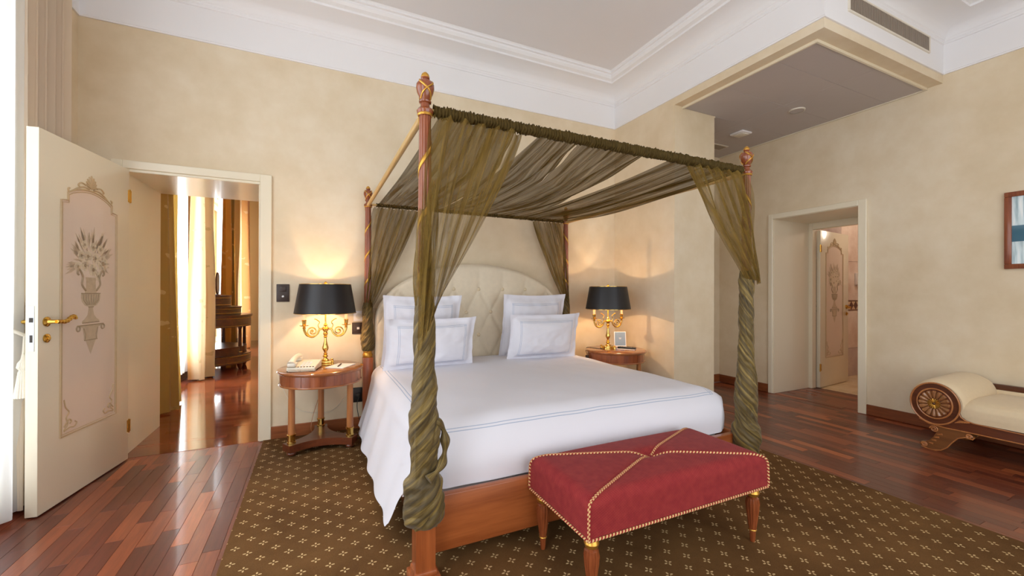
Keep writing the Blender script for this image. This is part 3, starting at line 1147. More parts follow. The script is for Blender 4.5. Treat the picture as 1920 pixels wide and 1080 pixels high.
def post():
    """one post round a local origin: block foot, fluted shaft, spiral ribbon, urn finial"""
    root = MB()
    root.bbox(-.062, .062, -.062, .062, ZRUG, .045, .006, 2)
    root.bbox(-.050, .050, -.050, .050, .045, .070, .010, 2)
    root.bbox(-.042, .042, -.042, .042, .060, .660, .003, 2)
    pm = root.build('post', 'cherry_z', bed)
    sh = MB()
    n = 12
    pr = [(.030, .70), (.032, .80), (.031, 1.2), (.028, 1.7), (.025, 2.01)]
    pr2 = []
    for i in range(len(pr) - 1):
        for k in range(4):
            pr2.append((lerp(pr[i][0], pr[i + 1][0], k / 4), lerp(pr[i][1], pr[i + 1][1], k / 4)))
    pr2.append(pr[-1])
    sh.lathe(pr2, 72, mod=lambda a, z: 1 - .10 * (.5 + .5 * cos(n * a)) ** 2)
    sh.build('fluted_shaft', 'mahog', pm)
    g = MB()
    g.lathe([(.036, .655), (.042, .665), (.044, .685), (.036, .70), (.040, .712), (.034, .722)], 24)
    g.build('gilt_ring', 'gold', pm)
    MB().lathe([(.031, 2.006), (.034, 2.012), (.031, 2.02)], 24).build('gilt_ring', 'gold', pm)
    fi = MB()
    fi.lathe([(.026, 2.005), (.034, 2.018), (.036, 2.028), (.030, 2.038), (.020, 2.044), (.019, 2.060), (.026, 2.064), (.027, 2.070), (.018, 2.074), (.024, 2.085), (.034, 2.105),
              (.039, 2.125), (.038, 2.142), (.028, 2.156), (.014, 2.160), (.015, 2.164), (.019, 2.168), (.019, 2.173), (.008, 2.175)], 28)
    fi.build('finial', 'mahog', pm)
    gf = MB()
    gf.lathe([(.018, 2.172), (.019, 2.176), (.015, 2.188), (.007, 2.196), (0, 2.199)], 20)
    for q in (-1, 1):
        for ph in (0, PI):
            pts, prv = [], None
            for k in range(17):
                tt = k / 16
                z = lerp(2.078, 2.156, tt)
                prof_ = [(.020, 2.074), (.024, 2.085), (.034, 2.105), (.039, 2.125), (.038, 2.142), (.028, 2.156)]
                for i in range(5):
                    if prof_[i][1] <= z <= prof_[i + 1][1]:
                        r = lerp(prof_[i][0], prof_[i + 1][0], (z - prof_[i][1]) / (prof_[i + 1][1] - prof_[i][1]))
                a = ph + q * lerp(-1.2, 1.2, tt) - PI / 2
                pts.append((r * cos(a), r * sin(a), z))
            gf.tube(pts, .0042, 6)
    gf.build('gilt_bands', 'gold', pm)
    rb = MB()
    tw = 5.4

    def rib(u, w_):
        z0 = lerp(.72, 2.0, w_)
        a = w_ * tw * 2 * PI + .4
        zz = z0 + (u - .5) * .030
        r = lerp(.0335, .0268, w_)
        return (r * cos(a), r * sin(a), zz)
    rb.grid(2, 160, rib)
    rb.build('gilt_ribbon', 'gold', pm, solid=.002)
    return pm


pst = post()
pst.location = bp(BX0, BY0)
posts = [pst]
for x, y in ((BX1, BY0), (BX0, BY1), (BX1, BY1)):
    q = copy_tree(pst, bed)
    q.location = bp(x, y)
    posts.append(q)
for o in (posts[1], posts[3]):
    o.scale = (-1, 1, 1)

MB().bbox(*[k for a in ((BX0 + .03 - BO.x, BX1 - .03 - BO.x), (1.815 - BO.y, 1.855 - BO.y)) for k in a], .085, .335, .004, 2).build('footboard', 'cherry', bed)
for x in (BX0 + .005, BX1 - .035):
    MB().bbox(x - BO.x, x + .03 - BO.x, BY0 + .03 - BO.y, BY1 - .03 - BO.y, .10, .335, .004, 2).build('side_rail', 'cherry_y', bed)
MB().bbox(BX0 + .07 - BO.x, BX1 - .07 - BO.x, 1.93 - BO.y, 3.88 - BO.y, .16, .54, .05, 3).build('mattress', 'matt', bed)
# rods: two bare side rods; front and back rods carry the gathered cloth
for x in (BX0, BX1):
    MB().tube([bp(x, BY0 + .02, ZROD - .01), bp(x, BY1 - .02, ZROD - .01)], .016, 12).build('side_rod', 'rod', bed)
for y in (BY0, BY1):
    MB().tube([bp(BX0 + .02, y, ZROD), bp(BX1 - .02, y, ZROD)], .010, 10).build('cross_rod', 'rod', bed)

# headboard: arched, diamond-tufted
HX, HW, HZ, HH = (BX0 + BX1) / 2, .985, .978, .548
btn = [(HX + .26 * k, 1.276) for k in range(-3, 4)] + [(HX + .13 + .26 * k, 1.047) for k in range(-4, 4)] + [(HX + .26 * k, .82) for k in range(-3, 4)]


def head_depth(x, z):
    d = 1e9
    p = (x - HX) / .26
    q = (z - 1.276) / .458
    if z <= 1.276:
        a = abs((p + q + 100) % 1 - .5) * 2
        b = abs((p - q + 100) % 1 - .5) * 2
        k = min(1 - a, 1 - b)
    else:
        a = abs((p + 100) % 1 - .5) * 2
        k = lerp(1 - a, 1.0, .35 * min(1, (z - 1.276) / .2))
    return .013 * (1 - math.exp(-k * 8)) + .007 * k


def hb(u, w_):
    x = HX + (u - .5) * 2 * HW * .999
    top = HZ + HH * math.sqrt(max(0, 1 - ((x - HX) / HW) ** 2))
    z = lerp(.36, top, w_)
    e = min((top - z) / .035, 1, (HW - abs(x - HX)) / .03)
    y = 3.925 - (.006 + .022 * math.sqrt(max(0, 1 - (1 - max(0, e)) ** 2)) + head_depth(x, z) * max(0, min(1, e)))
    return bp(x, y, z)


h = MB()
h.grid(130, 90, hb)
hd = h.build('headboard', 'head', bed, angle=60)
hk = MB()
poly = [(HX + HW * cos(PI * k / 40), HZ + HH * sin(PI * k / 40)) for k in range(41)]
poly = [(HX + HW, .34)] + poly + [(HX - HW, .34)]
hk.prism(poly, 3.920, 3.965, lambda a, b, c_: bp(a, c_, b))
hk.build('headboard_panel', 'head', bed)
for x, z in btn:
    if abs(x - HX) < HW - .08 and z < HZ + HH * math.sqrt(1 - ((x - HX) / HW) ** 2) - .06:
        MB().lathe([(0, 0), (.014, .001), (.019, .008), (.013, .016), (0, .019)], 14, c=bp(x, 3.899, z), M4=Matrix.Rotation(PI / 2, 4, 'X')).build('button', 'btn', hd)

# ------------------------------------------------------------------ duvet
DT = .605


def fold(s, w_, r, slope):
    """cloth coordinate s past a rounded edge at w_: returns (outward position, drop)"""
    if s < w_ - r:
        return s, 0.
    arc = (s - (w_ - r)) / r
    if arc < PI / 2:
        return w_ - r + r * sin(arc), r * (1 - cos(arc))
    ex = s - (w_ - r) - r * PI / 2
    return w_ + ex * slope, r + ex


def duvet(u, w_):
    # u: left hem -> right hem ; w: front hem -> head
    xs = lerp(-1.50, 1.46, u)
    ys = lerp(-1.22, .93, w_)
    if xs < -1.1:
        # shorter drop towards the foot corner
        xs = -(1.1 + (-xs - 1.1) * (1 - .5 * sstep((-ys - .92) / .26)))
    if xs < 0:
        px, dx = fold(-xs, 1.035, .13, .31)
        px = -px
    else:
        px, dx = fold(xs, 1.05, .15, .05)
    if ys < 0:
        py, dy = fold(-ys, 1.035, .20, .0)
        py = -py
    else:
        py, dy = ys, 0.
    dy = min(dy, .275)
    # the foot end is tucked between mattress and footboard
    k = (dx ** 5 + dy ** 5) ** .2 if dx + dy > 0 else 0
    if dx > .10 and py < -.55:
        # the hanging side ends short of the foot post
        lim = lerp(1.035, .84, sstep((dx - .10) / .30))
        py = -.55 - (-py - .55) * (lim - .55) / .485
    # rounded corners in plan
    ca, cb2 = (abs(px) - .88) / .16, (-py - .88) / .16
    if ca > 0 and cb2 > 0 and math.hypot(ca, cb2) > 1:
        l_ = math.hypot(ca, cb2)
        sh_ = 1 / l_ if ca < 1.0 else (1 + (ca - 1) * .8) / l_
        px = math.copysign(.88 + ca * sh_ * .16, px)
        py = -(.88 + cb2 * sh_ * .16)
    x = HX + px
    y = 2.905 + py
    z = DT - k
    q = min(1, k / .3)
    crown = .022 * (1 - (px / 1.0) ** 2) * max(0, 1 - (py / 1.05) ** 4)
    z += crown * (1 - q)
    z += (1 - q) * (.006 * fbm(x * 2.2, y * 2.2, 3) + .003 * fbm(x * 7, y * 5, 1))
    if dx > .05:
        x += .016 * fbm(y * 3.2, z * 1.2, 5) * q * (1 if xs < 0 else .4) + .008 * sin(y * 17 + 2 * fbm(y * 3, z)) * q
    if dy > .05:
        y += .010 * fbm(x * 4, z * 3, 8) * q - .012 * q * sin(PI * min(1, dy / .26))
    if xs < 0:
        # left overhang spreads outward a little less toward the head
        x += .02 * q * sstep((y - 3.3) / .5) * min(1, dx / .3)
    return (x, y, z)


dv = MB()
dv.grid(150, 120, duvet)
tag(dv.build('duvet', 'sheet', angle=0), 'white duvet with fine pale blue stitched border on the bed', 'duvet')


# ------------------------------------------------------------------ pillows
def pillow(name, label, cx, y, z0, W, Hh, lean, T=.15, rz=0., group='white pillows against the headboard', seed=0):
    mats = Matrix.Rotation(-lean, 4, 'X')
    mb = MB()
    for side in (-1, 1):
        def fn(u, w_, side=side):
            a, b = u * 2 - 1, w_ * 2 - 1
            fl_ = .10
            ia = min(1, abs(a) / (1 - fl_))
            ib = min(1, abs(b) / (1 - fl_ * W / Hh))
            th = max(0, (1 - ia ** 3.0)) ** .55 * max(0, (1 - ib ** 3.0)) ** .55
            # edges pulled in between pointed corners
            sx = 1 - .05 * (1 - b * b) * abs(a)
            sz = 1 - .055 * (1 - a * a) * abs(b)
            x = a * W / 2 * sx
            z = b * Hh / 2 * sz + Hh / 2
            yy = side * (th * T / 2 * (1 + .15 * fbm(a * 2, b * 2, seed)) + .0015) + .010 * fbm(a * 3 + seed, b * 3) * (1 - th) + .007 * fbm(a * 6, b * 5, seed) + .003 * fbm(a * 14, b * 9, seed)
            # flange flops
            if side:
                yy -= .012 * (abs(a) > .9) * b * sin(seed + a)
            return mats @ Vector((x, yy, z))
        mb.grid(44, 34, fn)
    root = mb.build(name, 'pillow', angle=0)
    root.location = (cx, y, z0)
    root.rotation_euler = (0, 0, rz)
    return tag(root, label, 'pillow', group)


pillow('pillow', 'tall white pillow at the back beside the lamp with the telephone table', .855, 3.72, .60, .69, .63, -.18, .16, 0, seed=1)
pillow('pillow', 'tall white pillow at the back beside the lamp in the pier corner', 1.975, 3.74, .60, .70, .64, -.18, .16, 0, seed=2)
pillow('pillow', 'lower white pillow in front, half hidden by the wrapped bed post', .875, 3.47, .605, .77, .44, -.22, .16, .02, seed=3)
pillow('pillow', 'lower white pillow in front, nearest the remote control table', 1.975, 3.50, .605, .75, .45, -.22, .16, -.02, seed=4)

# ------------------------------------------------------------------ canopy cloth and drapes
cc = thing('canopy_cloth', 'gathered olive gauze cloth stretched over the top of the bed', 'canopy', (HX, (BY0 + BY1) / 2, ZROD))
CO = cc.location.copy()


def swath(xl, xr, seed):
    """one gathered width of gauze between the rods; xl / xr give its edges at depth v"""
    def fn(u, w_):
        a, b = xl(w_), xr(w_)
        x = lerp(a, b, u)
        y = lerp(BY0 + .01, BY1 - .005, w_)
        k = sin(PI * w_)
        edge = min(1, min(u, 1 - u) * 12)
        x += .022 * fbm(u * 5 + seed, w_ * 1.5, 2) * k * edge
        g = (x - BX0) * 75
        z = ZROD - (.018 + .030 * min(1, (x - BX0 - .07) * 4)) * k + .009 * sin(g + 2.5 * fbm(u * 4, w_ * 2, seed)) * (.45 + .55 * k) + .012 * fbm(x * 13, w_ * 1.5, 7) + .010 * k * fbm(x * 4, w_ * 2, seed)
        return (x - CO.x, y - CO.y, z - CO.z)
    mb = MB()
    mb.grid(int((xr(0) - xl(0)) * 210) + 20, 36, fn)
    return mb.build('gauze_width', 'gauze2', cc, angle=0)


def toapex(x0, x1, v):
    return lambda w_: lerp(x0, x1, min(1, w_ / v))


swath(lambda w_: BX0 + .075, toapex(.87, 1.046, .33), 1)
swath(toapex(1.01, 1.046, .33), toapex(1.235, 1.381, .31), 2)
swath(toapex(1.255, 1.381, .31), toapex(1.70, 1.857, .66), 3)
swath(toapex(1.885, 1.857, .66), lambda w_: BX1 - .03, 4)


def ruched(x0, x1, y, z, r, name, seed):
    mb = MB()

    def fn(u, w_):
        a = 2 * PI * u
        x = lerp(x0, x1, w_)
        k = .72 + .5 * abs(fbm(x * 55, sin(a) * 1.2, seed)) + .24 * sin(x * 420 + 2 * sin(a + seed) + 3 * fbm(x * 30, a, seed)) + .6 * abs(fbm(x * 120, cos(a) * 2, seed + 4))
        rr = r * k
        return (x - CO.x, y + rr * cos(a) - CO.y, z + rr * sin(a) * 1.15 - CO.z)
    mb.grid(14, int((x1 - x0) * 420), fn, closed_u=True)
    return mb.build(name, 'ruche', cc, angle=0)


ruched(BX0 + .035, BX1 - .05, BY0, ZROD, .021, 'ruched_rod_sleeve', 1)
ruched(BX0 + .07, BX1 - .03, BY1, ZROD - .002, .014, 'ruched_rod_sleeve', 5)


def drape(label, px, py, sgn, spread, zg, zb, gauze_seed, rw, front, cover=True, zw1=None):
    """gauze curtain tied to a post: fans out along the cross rod, then winds round the post"""
    root = thing('bed_curtain', label, 'bed curtain', (px, py, 0), 0, 'gauze curtains of the four-poster')
    s0 = .038 if cover else .06

    def fan(u, w_):
        # top edge along the rod, bottom edge gathered at the post
        xt = sgn * lerp(s0, spread, u)
        ztop = ZROD - .015 - .012 * abs(sin(u * 41))
        # outer folds reach the post higher up than the inner folds
        zbm = lerp(zg - (.22 if cover else .06), zg - .02, u ** .8)
        z = lerp(ztop, zbm, w_)
        xb = sgn * lerp(-.042 if cover else -.028, .040, u)
        e = w_ ** lerp(.42, 1.16, u ** .6)
        x = lerp(xt, xb, e) + sgn * .012 * sin(PI * w_) * (u - .5)
        amp = lerp(.022, .010, w_)
        yb = -.048 * front * sin(PI * u) * w_ ** 2
        y = amp * sin(u * 11 * PI + 1.8 * fbm(u * 4, w_ * 2, gauze_seed)) + .012 * fbm(u * 12, w_ * 3, gauze_seed) - front * lerp(.016, .058, w_ ** .4) * (1 - .75 * u) + yb
        return (x, y, z)
    mb = MB()
    mb.grid(120, 44, fan)
    mb.build('sheer_panel', 'gauze', root, angle=0)
    top = zg + .03
    mb = MB()
    H_ = top - zb

    def wrapf(u, w_):
        a = 2 * PI * u + PI / 2
        z = lerp(top, zb, w_)
        r = rw(z)
        ca, sa = cos(a), sin(a)
        q = -sgn * a + z / .062 + 1.1 * fbm(ca * 1.3, sa * 1.3, z * 3.5 + gauze_seed)
        f1 = abs(sin(q * 1.0)) ** .55
        f2 = abs(sin(q * 2.5 + 1.7 * fbm(ca, sa, z * 6))) ** .6
        f3 = .5 + .5 * sin(q * 9 + 2.5 * fbm(ca * 2, sa * 2, z * 9 + gauze_seed))
        lump = fbm(ca * .9, sa * .9, z * 6 + gauze_seed)
        end = min(1, (1 - w_) * H_ / .03)
        beg = min(1, w_ * H_ / .05)
        rr = r * (.74 + .17 * f1 + .12 * f2 + .035 * f3 + .14 * lump) * (.72 + .28 * math.sqrt(max(0, end)))
        rr = max(lerp(.034, rr, .35 + .65 * beg), .034)
        if z < .67:
            rr = max(rr, .0455 / max(abs(ca), abs(sa)) + .002)
        return (rr * ca, rr * sa, z)
    mb.grid(96, int(H_ * 150), wrapf)
    # follow the winding with the painted highlight streaks
    mb.uv = [(u * (1 if sgn < 0 else -1) + (top - w_ * H_) / (2 * PI * .062), w_) for u, w_ in mb.uv]
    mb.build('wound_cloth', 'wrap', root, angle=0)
    return root


def rw_front(z):
    pts = [(.20, .070), (.28, .082), (.36, .090), (.43, .084), (.475, .060), (.52, .058), (.60, .066), (.70, .062), (.82, .053), (1.0, .046), (1.22, .044), (1.6, .044)]
    for i in range(len(pts) - 1):
        if z <= pts[i + 1][0]:
            t_ = max(0, (z - pts[i][0]) / (pts[i + 1][0] - pts[i][0]))
            return lerp(pts[i][1], pts[i + 1][1], sstep(t_))
    return pts[-1][1]


def rw_back(z):
    pts = [(.72, .055), (.80, .062), (.90, .050), (1.05, .046), (1.3, .042)]
    for i in range(len(pts) - 1):
        if z <= pts[i + 1][0]:
            t_ = max(0, (z - pts[i][0]) / (pts[i + 1][0] - pts[i][0]))
            return lerp(pts[i][1], pts[i + 1][1], sstep(t_))
    return pts[-1][1]


d_fl = drape('olive gauze curtain wound round the nearest front post, widest fan', BX0, BY0, 1, .47, 1.20, .25, 1, rw_front, 1)
d_fr = drape('olive gauze curtain wound round the front post by the bathroom side', BX1, BY0, -1, .53, 1.36, .20, 2, lambda z: rw_front(z + .05) * 1.0, 1, cover=False)
d_bl = drape('olive gauze curtain on the head post beside the telephone table', BX0, BY1, 1, .46, 1.12, .715, 3, rw_back, .5, cover=False)
d_br = drape('olive gauze curtain on the head post beside the lamp in the corner', BX1, BY1, -1, .42, 1.18, .715, 4, rw_back, .5, cover=False)
# thin veil of the same gauze sliding over the nearest post above the winding
mb = MB()


def veil(u, w_):
    a = lerp(-1.25 * PI, -.05 * PI, u)
    z = lerp(1.76 - .42 * (1 - u) ** 1.5 + .03 * sin(u * 20), 1.17, w_)
    r = lerp(.036, .037, w_) + .005 * sin(a * 5 + z * 14) * sin(PI * w_) ** .5 + .02 * u * (1 - w_) + .006 * sin(PI * w_)
    return (r * cos(a), r * sin(a), z)


mb.grid(40, 30, veil)
mb.build('veil', 'gauze', d_fl, angle=0)
# loose loop of cloth hanging from the winding of the nearest post
lp = bez([(.035, -.03, .70), (.075, -.02, .66), (.088, -.02, .60), (.080, -.03, .54), (.05, -.06, .50), (0, -.075, .47)], 8)
mb = MB()
mb.tube(lp, [.016 + .006 * sin(i * .5) for i in range(len(lp))], 10)
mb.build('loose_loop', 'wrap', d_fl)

# ------------------------------------------------------------------ bench
bn = thing('bench', 'red ribbed bench with gold corded seams at the foot of the bed', 'bench', (1.488, 1.555, ZRUG))
BW, BD = .535, .24


def bsurf(s, t_):
    """s, t in -1..1 (cloth coordinates incl. the drop)"""
    dropl = .155
    es, et = s * (BW + dropl - .02), t_ * (BD + dropl - .02)
    px, dx = fold(abs(es), BW, .045, .02)
    py, dy = fold(abs(et), BD, .045, .02)
    px, py = math.copysign(px, es), math.copysign(py, et)
    k = max(dx, dy) if max(dx, dy) > .05 else (dx ** 4 + dy ** 4) ** .25
    rho = math.hypot(px * .8, py * 1.5)
    z = .445 - k + .014 * (1 - (px / BW) ** 2) * (1 - (py / BD) ** 2) - .026 * math.exp(-(rho / .055) ** 2) - .004 * math.exp(-((abs(px) / BW - abs(py) / BD) / .06) ** 2)
    return Vector((px, py, max(.283, z)))


b = MB()
b.grid(96, 72, lambda u, w_: bsurf(u * 2 - 1, w_ * 2 - 1))
seat = b.build('seat', 'red', bn, angle=0)
seat['label'] = 'ribbed red upholstered seat'
for sx in (-1, 1):
    for sy in (-1, 1):
        pts = []
        for k in range(46):
            tt = k / 45
            # the seam runs over the top diagonally and straight down the corner
            if tt < .72:
                q = tt / .72
                a = q * (BW) / (BW + .135)
                c_ = q * (BD) / (BD + .135)
            else:
                q = (tt - .72) / .28
                a = (BW + q * .135) / (BW + .135)
                c_ = (BD + q * .135) / (BD + .135)
            p = bsurf(sx * a, sy * c_)
            pts.append(p + Vector((sx * .002, sy * .002, .003)))
        m = MB()
        m.tube(pts, .0058, 8)
        m.build('corded_seam', 'redcord', bn)
m = MB()
pts = [bsurf(a, -1) for a in [k / 20 - 1 for k in range(41)]] + [bsurf(1, a) for a in [k / 12 - 1 for k in range(1, 25)]] + [bsurf(-a, 1) for a in [k / 20 - 1 for k in range(1, 41)]] + [bsurf(-1, -a) for a in [k / 12 - 1 for k in range(1, 24)]]
m.tube([Vector((p.x * 1.002, p.y * 1.003, .283)) for p in pts], .0058, 8, closed=True)
m.build('corded_edge', 'redcord', bn)
MB().lathe([(0, 0), (.012, .002), (.014, .006), (.008, .010), (0, .011)], 14, c=(0, 0, .430)).build('button', 'red', bn)
MB().box(-BW + .02, BW - .02, -BD + .02, BD - .02, .262, .30).build('frame', 'plinthw', bn, smooth=False)
leg = MB().lathe([(.010, 0), (.013, .012), (.0145, .045), (.017, .060), (.022, .10), (.030, .160), (.033, .195), (.028, .218), (.018, .226)], 60,
                 mod=lambda a, z: 1 - (.13 * (.5 + .5 * cos(12 * a)) ** 2 if .062 < z < .212 else 0)).build('leg', 'mahog', bn)
g = MB().lathe([(.016, .224), (.026, .230), (.031, .245), (.026, .260), (.020, .265)], 24)
g.build('brass_collar', 'gold', leg)
MB().lathe([(.0165, .056), (.0195, .060), (.0165, .065)], 24).build('ankle_ring', 'gold', leg)
leg.location = (-BW + .045, -BD + .045, 0)
for x, y in ((BW - .045, -BD + .045), (-BW + .045, BD - .045), (BW - .045, BD - .045)):
    copy_tree(leg, bn).location = (x, y, 0)


# ------------------------------------------------------------------ bedside tables
def bedside(label, loc, rz):
    t = thing('bedside_table', label, 'table', loc, rz, 'round bedside tables')
    MB().lathe([(.0, .612), (.306, .612), (.313, .618), (.316, .626), (.313, .634), (.306, .638), (0, .638)], 72).build('table_top', 'mahog_x', t)
    ap = MB().lathe([(.294, .530), (.296, .532), (.296, .612)], 72).build('apron', 'mahog', t)
    MB().lathe([(.296, .518), (.303, .521), (.305, .527), (.301, .533), (.294, .534)], 72).build('lower_bead', 'mahog_x', t)
    for a in (-62, -118, 0, 180):
        a = math.radians(a)
        MB().tube([(.2965 * cos(a), .2965 * sin(a), .534), (.2965 * cos(a), .2965 * sin(a), .611)], .0012, 5).build('drawer_joint', 'plinthw', ap)
    R = .238
    pl = MB()
    poly = []
    for k in range(3):
        a0 = math.radians(-150 + 120 * k)
        a1 = math.radians(-150 + 120 * (k + 1))
        ux, uy = cos(a0), sin(a0)
        nx, ny = -uy, ux
        poly += [((R + .04) * ux - .05 * nx, (R + .04) * uy - .05 * ny), ((R + .04) * ux + .05 * nx, (R + .04) * uy + .05 * ny)]
        vx, vy = cos(a1), sin(a1)
        mx, my = -vy, vx
        p0 = Vector(((R - .05) * ux + .05 * nx, (R - .05) * uy + .05 * ny))
        p1 = Vector(((R - .05) * vx - .05 * mx, (R - .05) * vy - .05 * my))
        am = (a0 + a1) / 2
        c_ = Vector((cos(am), sin(am))) * .075
        for q in range(9):
            tt = q / 8
            pp = p0 * (1 - tt) ** 2 + c_ * 2 * tt * (1 - tt) + p1 * tt * tt
            poly.append((pp.x, pp.y))
    pl.prism(poly, .038, .092, lambda a, b_, h_: (a, b_, h_))
    pl.build('plinth', 'plinthw', t, smooth=False)
    for k in range(3):
        a = math.radians(-150 + 120 * k)
        x, y = R * cos(a), R * sin(a)
        lg = MB().lathe([(.026, .10), (.0255, .14), (.024, .30), (.0225, .50), (.025, .52)], 28, c=(x, y, 0)).build('leg', 'legw', t)
        cm = MB().lathe([(.030, .092), (.031, .104), (.027, .108), (.0265, .135), (.027, .150), (.031, .153), (.031, .161), (.026, .164)], 28, c=(x, y, 0))
        cm.build('brass_collar', 'brass', lg)
        MB().lathe([(.014, 0), (.030, .008), (.034, .020), (.028, .034), (.02, .038)], 20, c=(x, y, 0)).build('bun_foot', 'plinthw', t)
    return t


N1 = (.045, 3.665, ZRUG)
N2 = (2.885, 3.515, ZRUG)
bedside('round mahogany bedside table holding the telephone and notepad', N1, 0.)
bedside('round mahogany bedside table holding the remote control, in the pier corner', N2, math.radians(-20))
ZT_ = ZRUG + .638


# ------------------------------------------------------------------ lamps
def lamp(label, x, y, rz):
    t = thing('table_lamp', label, 'lamp', (x, y, ZT_), rz, 'brass candelabra lamps')
    b = MB()
    b.bbox(-.060, .060, -.060, .060, 0, .012, .003, 2)
    b.bbox(-.052, .052, -.052, .052, .012, .034, .005, 2)
    for sx in (-1, 1):
        for sy in (-1, 1):
            b.lathe([(.011, 0), (.012, .01), (.009, .02), (.012, .034), (.006, .040), (0, .041)], 12, c=(sx * .052, sy * .052, 0))
    b.build('base', 'brass', t)
    s = MB()
    s.lathe([(.030, .034), (.030, .040), (.018, .048), (.013, .060), (.022, .070), (.012, .082), (.017, .090), (.010, .098), (.012, .108), (.024, .128), (.025, .142), (.018, .165), (.011, .195), (.0085, .222),
             (.016, .230), (.010, .238), (.016, .246), (.019, .256), (.014, .266), (.013, .272), (.022, .282), (.027, .296), (.022, .310), (.012, .318), (.016, .326), (.010, .334), (.006, .345), (.005, .66), (.005, .665)], 24)
    s.build('stem', 'brass', t)
    MB().lathe([(.004, .664), (.010, .668), (.012, .676), (.007, .684), (0, .687)], 14).build('finial', 'brass', t)
    for q in (-1, 1):
        a = MB()
        main = bez([(q * .022, 0, .296), (q * .045, 0, .290), (q * .060, 0, .258), (q * .095, 0, .232), (q * .135, 0, .246), (q * .155, 0, .282), (q * .158, 0, .305)], 8)
        a.tube(main, [lerp(.008, .0095, i / len(main)) for i in range(len(main))], 10)
        sp = []
        for k in range(40):
            tt = k / 39
            an = PI * 1.5 + tt * PI * 3.4
            rr = lerp(.042, .006, tt)
            sp.append((q * (.098 + rr * cos(an) * 1.0), 0, .276 + rr * sin(an)))
        a.tube(sp, .005, 8)
        a.lathe([(0, 0), (.008, .003), (.009, .006)], 10, c=(q * .098, -.006, .276), M4=Matrix.Rotation(PI / 2, 4, 'X'))
        a.tube(bez([(q * .045, 0, .292), (q * .056, 0, .325), (q * .045, 0, .35), (q * .068, 0, .372), (q * .085, 0, .378)], 6), .004, 8)
        a.lathe([(.010, .300), (.014, .306), (.008, .312), (.012, .318), (.034, .324), (.036, .328), (.012, .330), (.015, .338), (.016, .360), (.019, .368), (.016, .372)], 20, c=(q * .158, 0, 0))
        arm = a.build('arm', 'brass', t)
        MB().lathe([(.013, .368), (.013, .452), (.009, .456), (.0, .456)], 16, c=(q * .158, 0, 0)).build('candle_sleeve', 'candle', arm)
        bu = MB().lathe([(.008, .456), (.010, .470), (.013, .490), (.008, .515), (0, .530)], 14, c=(q * .158, 0, 0))
        bu.build('bulb', 'lampglow', arm)
    z0, z1, r0, r1 = .425, .662, .236, .196
    sh = MB()
    sh.lathe([(r0, z0), (r1, z1)], 64, cap=False)
    so_ = sh.build('shade', 'shade', t)
    MB().lathe([(r0 - .003, z0 + .001), (r1 - .003, z1 - .001)], 64, cap=False).build('lining', 'shade_in', so_)
    tr = MB()
    for r, z in ((r0, z0), (r1, z1)):
        tr.tube([(r * cos(k * PI / 32), r * sin(k * PI / 32), z) for k in range(64)], .0028, 6, closed=True)
    tr.build('gilt_edge', 'brass', so_)
    sp = MB()
    for k in range(3):
        an = 2 * PI * k / 3 + .4
        sp.tube([(.005 * cos(an), .005 * sin(an), .655), ((r1 - .003) * cos(an), (r1 - .003) * sin(an), .655)], .002, 6)
    sp.build('spider', 'brass', so_)
    for q in (-1, 1):
        L = bpy.data.lights.new('lamp_bulb', 'POINT')
        L.energy = 8.5
        L.color = (1, .68, .40)
        L.shadow_soft_size = .012
        lo = bpy.data.objects.new('lamp_bulb', L)
        lo.location = (x + q * .158 * cos(rz), y + q * .158 * sin(rz), ZT_ + .54)
        COL.objects.link(lo)
    return t


lampA = lamp('brass candelabra lamp with black shade behind the telephone', .075, 3.755, 0)
lampB = lamp('brass candelabra lamp with black shade next to the remote control', 2.815, 3.555, math.radians(-12))

# ------------------------------------------------------------------ telephone, notepad, pen
ph = thing('telephone', 'ivory desk telephone with coiled cord in front of the brass lamp', 'telephone', (-.075, 3.585, ZT_), math.radians(-14))


def wedge(x0, x1, y0, y1, za, zb_, z0=0.):
    v = [(x0, y0, z0), (x1, y0, z0), (x1, y1, z0), (x0, y1, z0), (x0, y0, za), (x1, y0, za), (x1, y1, zb_), (x0, y1, zb_)]
    return v, [(3, 2, 1, 0), (4, 5, 6, 7), (0, 1, 5, 4), (1, 2, 6, 5), (2, 3, 7, 6), (3, 0, 4, 7)]


m = MB()
m.add(*wedge(-.10, .10, -.10, .10, .030, .062, .006))
bo_ = m.build('body', 'ivory', ph, smooth=False)
md = bo_.modifiers.new('bev', 'BEVEL')
md.width = .006
md.segments = 2
MB().bbox(-.098, .098, -.098, .098, 0, .008, .003, 1).build('underside', 'black', ph)
hs = MB()
pts = bez([(-.066, -.095, .058), (-.066, -.085, .066), (-.066, -.04, .086), (-.066, .0, .092), (-.066, .04, .094), (-.066, .085, .090), (-.066, .095, .084)], 6)
hs.tube(pts, [.030 - .012 * sin(PI * i / (len(pts) - 1)) for i in range(len(pts))], 12)
hs.bbox(-.096, -.036, -.105, -.050, .036, .066, .012, 3)
hs.bbox(-.096, -.036, .050, .105, .058, .088, .012, 3)
hs.build('handset', 'ivory', ph)
for i in range(3):
    for j in range(4):
        x, y = -.005 + i * .024, -.055 + j * .026
        z = .030 + (y + .1) / .2 * .032
        MB().bbox(x - .008, x + .008, y - .007, y + .007, z - .002, z + .005, .002, 1).build('key', 'paper', bo_)
for i in range(6):
    x, y = -.022 + i * .021, -.084
    z = .030 + (y + .1) / .2 * .032
    MB().bbox(x - .006, x + .006, y - .004, y + .004, z - .002, z + .004, .001, 1).build('function_key', 'black', bo_)
cl = MB()
pts = []
